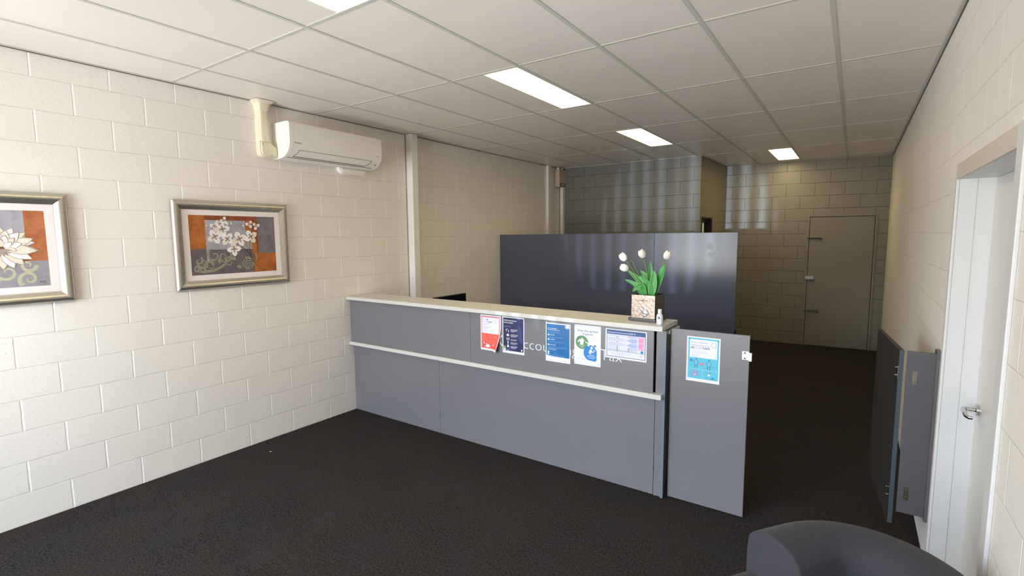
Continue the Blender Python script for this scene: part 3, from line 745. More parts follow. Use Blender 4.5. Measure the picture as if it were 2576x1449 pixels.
def leafm(pts, width, twist=0.0, dy0=0.0, fold=0.25, dy1=0.0):
    """broad blade along pts [(x,z)...] bottom to tip"""
    P = [LP(x, z, dy0+(dy1-dy0)*(i/(len(pts)-1))) for i, (x, z) in enumerate(pts)]
    # resample
    Q = []; n = 14
    for i in range(n+1):
        t = i/n*(len(P)-1); k = min(int(t), len(P)-2); f = t-k
        p0 = P[max(k-1, 0)]; p1 = P[k]; p2 = P[k+1]; p3 = P[min(k+2, len(P)-1)]
        Q.append(0.5*((2*p1)+(-p0+p2)*f+(2*p0-5*p1+4*p2-p3)*f*f+(-p0+3*p1-3*p2+p3)*f**3))
    bm = bmesh.new(); rows = []
    for i, q in enumerate(Q):
        d = (Q[min(i+1, n)]-Q[max(i-1, 0)]).normalized(); side = d.cross(Vector((0, 1, 0))).normalized()
        side = Matrix.Rotation(twist*(i/n), 3, d) @ side; nn = side.cross(d)
        w = width/2*(math.sin(PI*(0.12+0.88*(i/n)))**0.8 if i < n else 0.02)
        rows.append([bm.verts.new(q+side*w*s_+nn*(-abs(s_)*w*fold)) for s_ in (-1, -0.9, -0.45, 0, 0.45, 0.9, 1)])
    for a, b in zip(rows[:-1], rows[1:]):
        for j in range(6):
            f = bm.faces.new((a[j], a[j+1], b[j+1], b[j])); f.material_index = 1 if j in (0, 5) else 0
    o = obj('leaf', bm, [M_leaf, M_leafe], fl, smooth=True); md = o.modifiers.new('thick', 'SOLIDIFY'); md.thickness = 0.001
leafm([(3.066, 1.35), (3.035, 1.42), (2.975, 1.500), (2.912, 1.545)], 0.040, 0.3, 0.0, dy1=-0.02)
leafm([(3.052, 1.35), (3.010, 1.415), (2.950, 1.455), (2.885, 1.480)], 0.034, 0.2, 0.01, dy1=0.0)
leafm([(3.07, 1.35), (3.065, 1.43), (3.035, 1.50), (2.990, 1.548)], 0.044, 0.2, 0.02, dy1=0.03)
leafm([(3.082, 1.35), (3.078, 1.42), (3.052, 1.475), (3.008, 1.515)], 0.050, -0.1, -0.025, dy1=-0.04)
leafm([(3.075, 1.35), (3.065, 1.45), (3.062, 1.54), (3.060, 1.612)], 0.040, 0.5, 0.03, dy1=0.03)
leafm([(3.085, 1.35), (3.100, 1.42), (3.108, 1.49), (3.108, 1.556)], 0.054, 0.2, -0.03, dy1=-0.03)
leafm([(3.09, 1.35), (3.125, 1.46), (3.155, 1.54), (3.175, 1.596)], 0.052, -0.5, 0.01, dy1=0.0)
leafm([(3.06, 1.35), (3.045, 1.42), (3.030, 1.445), (2.996, 1.428), (2.972, 1.402)], 0.042, 0.1, -0.04, 0.5, dy1=-0.07)
leafm([(3.05, 1.36), (3.03, 1.38), (3.00, 1.415)], 0.03, 0.3, -0.03, dy1=-0.05)

bt = thing('hand_sanitiser', 'small clear hand sanitiser bottle with white cap beside the pot', 'bottle', (3.2, 3.268, 1.20))
def clear_mat():
    n = N('clear_gel'); n.p((0.93, 0.96, 1.0, 1), 0.08, 0, 0.5, Transmission_Weight=0.35, IOR=1.35); return n.m
bm = bmesh.new(); lathe(bm, [(0.0175, 0.0), (0.0195, 0.003), (0.0215, 0.02), (0.0225, 0.045), (0.0215, 0.062), (0.0165, 0.074), (0.0115, 0.079), (0.0105, 0.083)], seg=28, sy=0.62)
obj('bottle_body', bm, clear_mat(), bt, smooth=True)
bm = bmesh.new(); lathe(bm, [(0.0125, 0.081), (0.013, 0.082), (0.0125, 0.106), (0.0115, 0.1075)], seg=24); obj('cap', bm, M_steel_white, bt, smooth=True, autosmooth=40)
s1 = Sheet((-0.0145, -0.0150, 0.01), (1, 0, 0), (0, 0, 1), 0.029, 0.052); W_ = ink('label_white', 235, 238, 245); NV = ink('label_navy', 44, 48, 88)
s1.rect(0, 0, 0.029, 0.052, W_); s1.layer(); s1.ell(0.0145, 0.041, 0.0085, 0.0085, NV); s1.layer(); s1.text('H', 0.0145, 0.0375, 0.007, W_, 0.0, None, 'C')
s1.line([(0.018, 0.030), (0.023, 0.032), (0.024, 0.027), (0.022, 0.024)], 0.0018, NV); s1.para(0.008, 0.018, 0.014, 4, 0.004, ink('label_grey', 170, 176, 196), 0.001)
s1.done('label', bt)

# ================================================================== POSTERS
PW = ink('paper_white', 226, 228, 237); PINK = ink('poster_pink', 226, 140, 148); RED = ink('poster_red', 246, 96, 84); DRED = ink('poster_deep_red', 214, 58, 62)
PALE = ink('poster_pale', 226, 228, 244); INK = ink('poster_ink', 74, 78, 104); GINK = ink('poster_grey_ink', 150, 154, 180)
NAVY = ink('poster_navy', 34, 42, 86, 0.3); NAVY2 = ink('poster_navy_light', 56, 66, 116, 0.3); BLUE = ink('poster_blue', 20, 104, 170, 0.25); LBL = ink('poster_light_blue', 120, 180, 222)
GREEN = ink('poster_green', 84, 142, 92); SBLUE = ink('poster_sky_blue', 16, 122, 210); TEAL = ink('poster_teal', 84, 184, 212); DTEAL = ink('poster_dark_teal', 40, 122, 156)
LGRN = ink('poster_lime', 128, 180, 90); MAG = ink('poster_magenta', 206, 62, 116); LAV = ink('poster_lavender', 205, 208, 230); LAVB = ink('poster_blue_box', 168, 184, 226); PNK2 = ink('poster_rose', 226, 168, 208); MIST = ink('poster_mist', 182, 194, 208); DBL = ink('poster_deep_blue', 22, 78, 138)
TACK = ink('blu_tack', 176, 178, 196)
def poster(x0, z0, w, h, ysurf, warp=None):
    s_ = Sheet((x0, ysurf-0.0012, z0), (1, 0, 0), (0, 0, 1), w, h, 0.0001, warp); s_.rect(0, 0, w, h, PW); s_.layer(); return s_
# 1 red poster with a curling lower right corner
def curl(u, v):
    t = max(0.0, (u-0.10)/0.105)*max(0.0, (0.20-v)/0.20); return (0.045*t**1.5, -0.026*t**1.6)
p = poster(1.700, 0.855, 0.208, 0.297, 3.25, curl)
p.rect(0.008, 0.016, 0.200, 0.289, PINK); p.layer(); p.rect(0.008, 0.016, 0.200, 0.148, RED); p.layer()
p.rect(0.018, 0.143, 0.190, 0.276, PALE); p.layer()
p.text("Let's", 0.024, 0.252, 0.013, GINK, -0.01); p.text('BE', 0.062, 0.252, 0.013, INK, 0.02); p.text('COVID', 0.024, 0.233, 0.013, GINK, -0.005, 0.050); p.text('SAFE', 0.076, 0.233, 0.013, INK, 0.02, 0.042); p.text('together', 0.024, 0.213, 0.013, GINK, -0.01, 0.062)
p.arc(0.166, 0.247, 0.0145, 0.0016, GINK, 0, 2*PI, 24, 0.0165)
p.para(0.024, 0.196, 0.09, 2, 0.006, INK, 0.0015, 1); p.para(0.026, 0.183, 0.07, 2, 0.005, GINK, 0.0009, 2); p.para(0.026, 0.170, 0.125, 4, 0.0052, GINK, 0.0008, 3, 0.15); p.para(0.026, 0.149, 0.075, 1, 0.004, GINK, 0.0012, 4)
p.line([(0.104, 0.016), (0.104, 0.128)], 0.0012, PINK); p.line([(0.008, 0.082), (0.200, 0.080)], 0.0012, PINK)
p.line([(0.062, 0.146), (0.072, 0.11), (0.090, 0.08), (0.096, 0.05)], [0.004, 0.005, 0.004, 0.002], DRED)
for q in ((0.046, 0.052), (0.034, 0.036), (0.05, 0.064)): p.ell(q[0], q[1], 0.012, 0.010, DRED)
p.layer(); p.ell(0.074, 0.038, 0.021, 0.014, PALE); p.rect(0.036, 0.053, 0.042, 0.070, PALE); p.ell(0.041, 0.033, 0.006, 0.004, PALE); p.ell(0.058, 0.057, 0.006, 0.004, PALE)
p.ell(0.140, 0.048, 0.007, 0.006, PALE); p.rect(0.138, 0.054, 0.142, 0.076, PINK); p.ell(0.158, 0.118, 0.006, 0.003, PALE); p.arc(0.128, 0.122, 0.014, 0.0012, PINK); p.ell(0.172, 0.034, 0.006, 0.005, DRED)
tag(p.done('poster'), 'red and white poster with a curling corner, first from the left on the counter', 'poster')
# 2 navy poster
p = poster(1.925, 0.858, 0.210, 0.296, 3.25)
p.rect(0.007, 0.020, 0.202, 0.289, NAVY); p.layer(); p.ell(0.17, 0.16, 0.022, 0.07, NAVY2, 0.2); p.ell(0.10, 0.05, 0.05, 0.018, NAVY2, 0.3); p.layer()
p.text('COVID-safe behaviours', 0.013, 0.262, 0.0105, PW, 0.022, 0.126); p.text('for the workplace', 0.013, 0.245, 0.0105, PW, 0.022, 0.094); p.para(0.150, 0.281, 0.04, 1, 0.004, LAV, 0.0011)
p.para(0.013, 0.217, 0.125, 1, 0.004, LAV, 0.0014, 8, 0.05)
for i, v in enumerate((0.199, 0.158, 0.117, 0.092, 0.060)):
    p.para(0.080, v-0.004, 0.070, 4 if i in (0, 1) else 2 if i == 2 else 3, 0.0062, PW, 0.0024, 20+i, 0.12)
p.arc(0.044, 0.188, 0.008, 0.004, PW, 0.5, 4.6, 10); p.rect(0.056, 0.172, 0.062, 0.184, PW); p.line([(0.058, 0.190), (0.061, 0.178)], 0.004, PW)
p.ell(0.053, 0.146, 0.015, 0.006, PW); p.ell(0.053, 0.152, 0.008, 0.007, PW); p.ell(0.045, 0.117, 0.004, 0.012, PW); p.ell(0.062, 0.117, 0.004, 0.012, PW)
p.rect(0.050, 0.076, 0.058, 0.094, PW); p.line([(0.047, 0.097), (0.061, 0.096)], 0.004, PW); p.poly([(0.043, 0.062), (0.065, 0.062), (0.054, 0.072)], PW); p.rect(0.046, 0.048, 0.062, 0.061, PW)
p.rect(0.012, 0.036, 0.031, 0.058, LGRN); p.rect(0.012, 0.022, 0.031, 0.036, PW); p.para(0.040, 0.033, 0.03, 1, 0.003, LAV, 0.0012, 31); p.para(0.040, 0.026, 0.055, 1, 0.003, PW, 0.002, 32)
p.ell(0.186, 0.034, 0.007, 0.005, PW); p.ell(0.186, 0.041, 0.004, 0.004, PW); p.line([(0.176, 0.026), (0.197, 0.026)], 0.0016, LAV)
tag(p.done('poster'), 'dark navy poster with white icons, second from the left on the counter', 'poster')
# 3 blue poster
p = poster(2.332, 0.845, 0.211, 0.298, 3.25)
p.rect(0.007, 0.040, 0.204, 0.289, BLUE); p.layer()
p.poly([(0.007, 0.038)]+[(0.007+0.197*i/12, 0.048-0.010*math.sin(PI*i/12*0.9)-0.012*(i/12)**3) for i in range(13)]+[(0.204, 0.02), (0.007, 0.02)], PW); p.layer()
p.line([(0.02+0.18*i/10, 0.041-0.004*(i/10)+0.004*math.sin(PI*i/10)) for i in range(11)], 0.0012, GINK)
p.ell(0.186, 0.281, 0.014, 0.013, PW)
for k in range(9):
    a = PI+k*PI/8; p.line([(0.186+0.012*math.cos(a), 0.281+0.012*math.sin(a)), (0.186+0.024*math.cos(a), 0.281+0.022*math.sin(a))], 0.003, PW)
p.text('Do you have questions?', 0.016, 0.252, 0.0075, PW, 0.02, 0.082); p.text('We are here to take your call.', 0.016, 0.241, 0.0075, PW, 0.02, 0.104)
p.para(0.018, 0.229, 0.12, 3, 0.0062, LBL, 0.0016, 40, 0.1)
for i, v in enumerate((0.205, 0.170, 0.130, 0.074, 0.060)):
    p.ell(0.024, v, 0.0075, 0.0068, PW)
    if i < 3:
        p.para(0.036, v-0.002, 0.066+0.01*(i == 1), 1, 0.004, PW, 0.0038, 50+i, 0.05); p.para(0.018, v-0.014, 0.14+0.02*i, 3, 0.0062, LBL, 0.0015, 60+i, 0.12)
    else: p.para(0.036, v-0.001, 0.11, 1, 0.004, LBL, 0.0016, 70+i)
p.para(0.018, 0.100, 0.09, 3, 0.0062, LAV, 0.0018, 80); p.para(0.018, 0.050, 0.15, 2, 0.0055, LBL, 0.0014, 82, 0.1)
p.para(0.018, 0.010, 0.07, 1, 0.005, GINK, 0.0012, 83); p.text('AJ', 0.158, 0.010, 0.006, INK, 0.02); p.para(0.170, 0.012, 0.02, 1, 0.004, GINK, 0.001, 84)
p.ell(0.006, 0.304, 0.004, 0.004, PW)
tag(p.done('poster'), 'bright blue poster with white text, between the navy and white posters', 'poster')
# 4 stop the spread of germs
p = poster(2.576, 0.855, 0.211, 0.297, 3.25)
for q in ((0.010, 0.288), (0.198, 0.286), (0.008, 0.010), (0.198, 0.018)): p.ell(q[0], q[1], 0.004, 0.004, TACK)
p.text('Stop the spread', 0.106, 0.247, 0.0165, INK, 0.008, 0.158, 'C'); p.text('of germs', 0.106, 0.224, 0.0165, INK, 0.008, 0.088, 'C')
p.ell(0.062, 0.168, 0.051, 0.050, GREEN)
p.line([(0.010+0.10*i/10, 0.052-0.010*math.sin(PI*i/20)) for i in range(11)], 0.0012, MAG)
p.layer(); p.poly([(0.128+0.052*math.cos(t) if math.cos(t) < 0.9 else 0.128+0.0505, 0.096+0.057*math.sin(t)) for t in [2*PI*i/40 for i in range(40)]], SBLUE)
p.poly([(0.128, 0.04), (0.168, 0.036), (0.180, 0.048), (0.180, 0.115), (0.160, 0.140)], SBLUE); p.layer()
p.ell(0.032, 0.200, 0.008, 0.008, INK); p.ell(0.166, 0.150, 0.008, 0.008, ink('badge_navy', 40, 60, 130)); p.layer()
p.text('1', 0.032, 0.197, 0.007, PW, 0.01, None, 'C'); p.text('2', 0.166, 0.147, 0.007, PW, 0.01, None, 'C')
p.ell(0.064, 0.190, 0.010, 0.010, PW); p.poly([(0.046, 0.182), (0.076, 0.180), (0.073, 0.150), (0.048, 0.150)], PW); p.line([(0.030, 0.168), (0.044, 0.184), (0.062, 0.183), (0.082, 0.181)], 0.011, PW)
p.text('Cover your', 0.060, 0.141, 0.0075, PW, 0.015, 0.046, 'C'); p.text('cough', 0.060, 0.130, 0.0075, PW, 0.015, 0.024, 'C')
p.line(bez_pts := [tuple(q[:2]) for q in bez((0.088, 0.172, 0), (0.108, 0.172, 0), (0.116, 0.150, 0), 8)], 0.006, PW); p.poly([(0.104, 0.150), (0.126, 0.162), (0.118, 0.140)], PW)
p.ell(0.140, 0.134, 0.010, 0.010, PW); p.poly([(0.128, 0.124), (0.140, 0.120), (0.136, 0.086), (0.116, 0.096)], PW); p.line([(0.138, 0.116), (0.146, 0.104), (0.158, 0.104)], 0.008, PW); p.line([(0.155, 0.122), (0.166, 0.118), (0.163, 0.110)], 0.004, PW); p.line([(0.157, 0.112), (0.170, 0.114)], 0.003, PW)
p.text('Wash your', 0.138, 0.077, 0.0075, PW, 0.015, 0.048, 'C'); p.text('hands with soap', 0.140, 0.066, 0.0075, PW, 0.015, 0.070, 'C'); p.text('and water', 0.140, 0.055, 0.0075, PW, 0.015, 0.044, 'C')
p.para(0.020, 0.036, 0.042, 1, 0.004, INK, 0.0016, 90, 0.02); p.text('AJ', 0.170, 0.034, 0.005, INK, 0.01, None, 'C'); p.para(0.160, 0.028, 0.02, 1, 0.003, GINK, 0.001, 91)
tag(p.done('poster'), 'white poster reading Stop the spread of germs, with green and blue discs', 'poster')
# 5 landscape self assessment chart
p = poster(2.822, 0.937, 0.300, 0.209, 3.25)
p.rect(0.010, 0.012, 0.292, 0.202, DBL); p.layer(); p.rect(0.014, 0.016, 0.288, 0.172, PALE); p.layer()
p.text('Self assessment for risk of coronavirus (COVID-19)', 0.016, 0.181, 0.009, PW, 0.018, 0.205); p.para(0.235, 0.182, 0.045, 1, 0.004, LBL, 0.0012, 100)
p.rect(0.014, 0.053, 0.288, 0.055, DBL); p.rect(0.014, 0.055, 0.288, 0.172, PW); p.layer()
rows = ((0.157, 0.170), (0.122, 0.153), (0.088, 0.118), (0.078, 0.085), (0.069, 0.075), (0.057, 0.066))
for i, (a, b) in enumerate(rows):
    p.rect(0.018, a, 0.170, b, LAV if i < 5 else MIST); p.rect(0.176, a, 0.234, b, LAVB if i < 5 else MIST)
p.rect(0.240, 0.078, 0.284, 0.168, PNK2); p.layer()
for i, (a, b) in enumerate(rows):
    n_ = max(1, int((b-a)/0.006)); p.para(0.026, b-0.006, 0.12, n_, 0.0055, GINK, 0.0013, 110+i, 0.2); p.para(0.182, b-0.007, 0.045, n_, 0.0058, GINK, 0.0012, 130+i, 0.2)
    p.ell(0.090, a-0.002, 0.004, 0.003, INK); p.ell(0.172, (a+b)/2, 0.0045, 0.0035, DRED if i in (0, 4) else INK); p.ell(0.237, (a+b)/2, 0.002, 0.002, INK)
p.para(0.246, 0.156, 0.032, 5, 0.006, MAG, 0.0018, 150, 0.2); p.para(0.246, 0.118, 0.030, 5, 0.006, MAG, 0.0018, 151, 0.2)
p.ell(0.268, 0.066, 0.010, 0.010, SBLUE)
for k in range(12):
    a = k*PI/6; p.line([(0.268+0.014*math.cos(a), 0.066+0.014*math.sin(a)), (0.268+0.020*math.cos(a), 0.066+0.020*math.sin(a))], 0.0016, INK)
p.para(0.040, 0.044, 0.20, 4, 0.0062, GINK, 0.0014, 160, 0.3); p.text('AJ', 0.262, 0.034, 0.008, INK, 0.02, None, 'C'); p.para(0.252, 0.026, 0.022, 1, 0.003, GINK, 0.001, 161)
tag(p.done('poster'), 'landscape self assessment chart with blue header, last poster on the counter front', 'poster')
# 6 teal poster on the gate
p = poster(3.371, 0.843, 0.208, 0.297, 3.311)
p.rect(0.009, 0.020, 0.200, 0.289, TEAL); p.layer(); p.rect(0.020, 0.160, 0.190, 0.278, PALE); p.layer()
p.text('Keep physical', 0.028, 0.255, 0.0125, INK, -0.008, 0.104); p.text('distancing and', 0.028, 0.236, 0.0125, INK, -0.008, 0.112); p.text('BE', 0.028, 0.218, 0.0125, INK, 0.025, 0.020); p.text('COVID', 0.052, 0.218, 0.0125, INK, -0.008, 0.050); p.text('SAFE', 0.104, 0.218, 0.0125, INK, 0.025, 0.040)
p.arc(0.167, 0.250, 0.0148, 0.0016, INK, 0, 2*PI, 24, 0.0165)
p.para(0.028, 0.205, 0.11, 5, 0.0058, GINK, 0.001, 170, 0.12); p.para(0.028, 0.172, 0.06, 1, 0.004, INK, 0.0016, 171); p.para(0.034, 0.165, 0.08, 1, 0.004, GINK, 0.0011, 172)
p.line([(0.018, 0.085), (0.100, 0.083), (0.196, 0.080)], 0.0010, PALE); p.line([(0.104, 0.02), (0.104, 0.083)], 0.0010, PALE)
p.rect(0.022, 0.132, 0.040, 0.145, DTEAL)
for hx_, hz_ in ((0.062, 0.150), (0.142, 0.146)):
    p.ell(hx_, hz_, 0.006, 0.006, DTEAL); p.poly([(hx_-0.008, hz_-0.008), (hx_+0.008, hz_-0.008), (hx_+0.006, hz_-0.034), (hx_-0.006, hz_-0.034)], LBL)
    p.line([(hx_-0.006, hz_-0.034), (hx_-0.008, hz_-0.058)], 0.005, DTEAL); p.line([(hx_+0.005, hz_-0.034), (hx_+0.008, hz_-0.058)], 0.005, DTEAL); p.line([(hx_-0.008, hz_-0.010), (hx_-0.018, hz_-0.026)], 0.003, DTEAL); p.line([(hx_+0.008, hz_-0.010), (hx_+0.014, hz_-0.030)], 0.003, DTEAL)
p.line([(0.150, 0.108), (0.190, 0.108)], 0.002, DTEAL)
p.ell(0.098, 0.120, 0.010, 0.009, MAG); p.layer(); p.text('1.5m', 0.098, 0.1175, 0.005, PALE, 0.02, 0.013, 'C')
p.ell(0.053, 0.053, 0.017, 0.017, LBL); p.arc(0.053, 0.053, 0.0195, 0.0028, MAG); p.line([(0.040, 0.040), (0.066, 0.066)], 0.0028, MAG); p.ell(0.048, 0.060, 0.005, 0.003, DTEAL); p.ell(0.056, 0.046, 0.002, 0.003, PW)
p.line([(0.120, 0.066), (0.140, 0.058)], 0.002, DTEAL); p.ell(0.144, 0.052, 0.008, 0.007, PALE); p.line([(0.144, 0.060), (0.146, 0.076)], 0.003, LBL); p.ell(0.150, 0.066, 0.004, 0.004, DTEAL); p.line([(0.130, 0.042), (0.155, 0.038)], 0.003, LBL)
p.ell(0.168, 0.034, 0.009, 0.005, DTEAL); p.line([(0.150, 0.026), (0.190, 0.024)], 0.002, DTEAL)
for q in ((0.016, 0.283), (0.193, 0.280)): p.ell(q[0], q[1], 0.004, 0.004, DTEAL)
tag(p.done('poster'), 'turquoise poster reading Keep physical distancing, on the gate panel right of the counter', 'poster')

# ================================================================== FRAMED PICTURES
def frame_mat():
    n = N('champagne_silver_frame'); f = n.noise(60, 4, 0.7)
    n.p(n.mix(n.ramp(f, 0.3, 0.7), (0.50, 0.47, 0.40, 1), (0.60, 0.57, 0.50, 1)), 0.33, 0.9); return n.m
M_pframe = frame_mat()
def paintmat(name, c1, c2, sc=14, dark=None, amt=0.5):
    n = N(name); f = n.noise(sc, 5, 0.65); c = n.mix(n.ramp(f, 0.32, 0.68), c1, c2)
    if dark: c = n.mix(n.ramp(n.noise(sc*2.3, 6, 0.75), 0.55, 0.70, 0, amt), c, dark)
    n.p(c, 0.45, 0, 0.35); return n.m
A_or = paintmat('art_orange', S(152, 82, 38), S(190, 118, 58), 12, S(104, 56, 34)); A_br = paintmat('art_brown', S(120, 60, 38), S(160, 88, 52), 12, S(70, 34, 24)); A_rust = paintmat('art_rust', S(158, 92, 54), S(190, 122, 82), 10, S(132, 78, 52), .3)
A_lil = paintmat('art_lilac', S(150, 148, 157), S(178, 176, 187), 9); A_gry = paintmat('art_grey', S(106, 102, 106), S(130, 125, 131), 14, S(70, 64, 70), .4); A_gry2 = paintmat('art_warm_grey', S(104, 92, 96), S(134, 122, 126), 18, S(150, 144, 150), .5)
A_ol = paintmat('art_olive', S(130, 128, 108), S(158, 156, 132), 40); A_plum = paintmat('art_plum', S(96, 87, 92), S(114, 104, 109), 14); A_crm = paintmat('art_cream', S(176, 172, 146), S(198, 194, 168), 50, S(140, 136, 126), .5)
A_wh = paintmat('art_petal_white', S(226, 222, 224), S(246, 243, 243), 40); A_wc = paintmat('art_petal_cream', S(214, 204, 186), S(238, 232, 220), 40); A_sh = paintmat('art_petal_grey', S(178, 168, 170), S(205, 198, 200), 40); A_dk = ink('art_stem', 52, 38, 32); A_ct = ink('art_centre', 120, 84, 66); A_shade = paintmat('art_petal_taupe', S(150, 134, 124), S(180, 166, 158), 60)
A_mat = plain('mount_board', S(236, 230, 230), 0.7)
def swirl(s_, cu, cv, r, turns, a0, w, m, dirn=1):
    pts = []; ws = []
    for i in range(26):
        t = i/25; a = a0+dirn*turns*2*PI*t; rr = r*(1-0.85*t); pts.append((cu+rr*math.cos(a), cv+rr*math.sin(a))); ws.append(w*(1-0.7*t))
    s_.line(pts, ws, m)
def picture(name_label, yc, zc, w, h, draw):
    t = thing('framed_picture', name_label, 'picture', (0.0, yc, zc), 0, 'framed flower prints on the left wall')
    fwid = 0.070
    prof = [(0.0, 0.002), (0.0, 0.018), (0.006, 0.027), (0.018, 0.0345), (0.032, 0.035), (0.046, 0.029), (0.058, 0.019), (fwid, 0.013), (fwid, 0.004)]
    bm = bmesh.new(); corners = [(-1, -1), (1, -1), (1, 1), (-1, 1)]; rings = []
    for a, b in corners: rings.append([bm.verts.new((d, a*(w/2-i_), b*(h/2-i_))) for i_, d in prof])
    for k in range(4):
        A, B = rings[k], rings[(k+1) % 4]
        for i in range(len(prof)-1): bm.faces.new((A[i], A[i+1], B[i+1], B[i]))
    o = obj('frame', bm, M_pframe, t, smooth=True, autosmooth=60)
    for e in o.data.edges:
        v0, v1 = e.vertices
        if v0//len(prof) == v1//len(prof): e.use_edge_sharp = True
    iw, ih = w/2-fwid+0.004, h/2-fwid+0.004
    bx('mount', (0.004, 0.0085, -iw, iw, -ih, ih), A_mat, t)
    aw, ah = w-0.235, h-0.225
    s_ = Sheet((0.0088, -aw/2, -ah/2), (0, 1, 0), (0, 0, 1), aw, ah, 0.00002)
    draw(s_, aw, ah); s_.done('artwork', t)
    return t
def flower4(s_, u, v, r, a0, n_=4, m=None, squash=1.0):
    for k in range(n_):
        a = a0+k*2*PI/n_; s_.petal(u, v, a, r*1.05, r*0.78, A_wh if (k+int(u*90)) % 3 else A_wc, 0.2); s_.lay += 0.5
    s_.layer()
    for k in range(n_):
        a = a0+k*2*PI/n_; s_.petal(u, v, a, r*0.5, r*0.28, A_shade, 0.3)
    s_.layer(); s_.ell(u, v, r*0.10, r*0.10, A_ct); s_.line([(u, v), (u+r*.2*math.cos(a0+.7), v+r*.2*math.sin(a0+.7))], r*.04, A_dk); s_.layer()
def draw_a(s_, w, h):
    X = lambda f: f*w; Y = lambda f: (1-f)*h
    R = lambda a, b, c, d, m: s_.rect(X(a), Y(d), X(c), Y(b), m)
    R(0, 0, 1, 1, A_gry2); s_.layer()
    R(0, 0, .17, .565, A_or); R(.17, 0, .77, .10, A_br); R(.77, 0, 1, .66, A_gry); R(.70, .07, .78, .70, A_br); R(.72, .66, 1, 1, A_or); R(0, .565, .72, 1, A_plum); R(.17, .08, .70, .58, A_lil); s_.layer()
    R(.63, .07, .70, .42, A_or); R(.17, .58, .20, .78, A_lil); R(.70, .42, .76, .66, A_or); R(.55, .42, .70, .56, paintmat('art_stone', S(156, 146, 136), S(176, 166, 154), 30)); s_.layer()
    # acanthus scroll
    for (u, v, r, a, d) in ((.25, .68, .052, 2.2, 1), (.36, .70, .06, .6, -1), (.13, .80, .045, 3.0, 1), (.08, .76, .03, 1, -1), (.42, .80, .05, .3, 1), (.20, .86, .05, 4.0, -1), (.47, .72, .03, 1.5, 1), (.06, .90, .03, 0, 1)):
        swirl(s_, X(u), Y(v), r, 1.1, a, 0.016, A_ol, d)
    s_.line([(X(.03), Y(.93)), (X(.12), Y(.95)), (X(.24), Y(.93)), (X(.34), Y(.86)), (X(.42), Y(.76))], [0.006, 0.02, 0.024, 0.02, 0.004], A_ol)
    for k in range(5): s_.petal(X(.10+.07*k), Y(.92-.03*k), 2.2-.15*k, 0.05, 0.026, A_ol)
    swirl(s_, X(.64), Y(.85), .052, 2.6, 0, 0.006, A_crm); swirl(s_, X(.64), Y(.85), .062, 1.0, 2, 0.010, A_ol, -1); s_.petal(X(.56), Y(.92), 2.6, .05, .03, A_ol)
    s_.layer()
    s_.line([(X(.25), Y(.92)), (X(.33), Y(.84)), (X(.40), Y(.70))], [0.004, 0.006, 0.002], A_plum)
    swirl(s_, X(.64), Y(.85), .045, 2.3, 1, 0.003, A_dk); swirl(s_, X(.56), Y(.72), .02, .9, 1, 0.002, A_dk)
    # branches
    s_.line([(X(.86), Y(.97)), (X(.76), Y(.90)), (X(.69), Y(.78)), (X(.66), Y(.66)), (X(.56), Y(.52)), (X(.46), Y(.42)), (X(.34), Y(.30))], [0.001, 0.003, 0.005, 0.005, 0.0045, 0.004, 0.003], A_dk)
    s_.line([(X(.68), Y(.70)), (X(.67), Y(.56)), (X(.68), Y(.40)), (X(.69), Y(.28))], [0.004, 0.0035, 0.003, 0.002], A_dk)
    s_.line([(X(.67), Y(.60)), (X(.63), Y(.50)), (X(.62), Y(.45))], 0.002, A_dk); s_.line([(X(.74), Y(.66)), (X(.75), Y(.74)), (X(.74), Y(.80))], [0.012, 0.016, 0.004], A_ol)
    s_.line([(X(.35), Y(.42)), (X(.31), Y(.46))], [0.004, 0.001], A_dk); s_.line([(X(.43), Y(.46)), (X(.39), Y(.49))], [0.004, 0.001], A_dk)
    s_.layer()
    for (u, v, r, a, n_) in ((.27, .36, .060, .5, 4), (.36, .23, .058, .2, 4), (.41, .40, .055, .9, 4), (.55, .40, .062, .4, 4), (.48, .58, .056, .1, 4), (.69, .36, .058, .55, 4), (.27, .18, .036, .8, 3), (.38, .08, .032, 1.2, 3), (.33, .14, .036, .2, 3), (.44, .13, .026, .1, 2), (.68, .14, .034, 1.0, 3), (.76, .17, .034, .3, 3), (.20, .19, .018, 2.4, 1), (.62, .18, .020, 2.6, 1)):
        flower4(s_, X(u), Y(v), r, a, n_)
    s_.text('N V', X(.94), Y(.965), 0.010, A_dk, 0.0, 0.02)
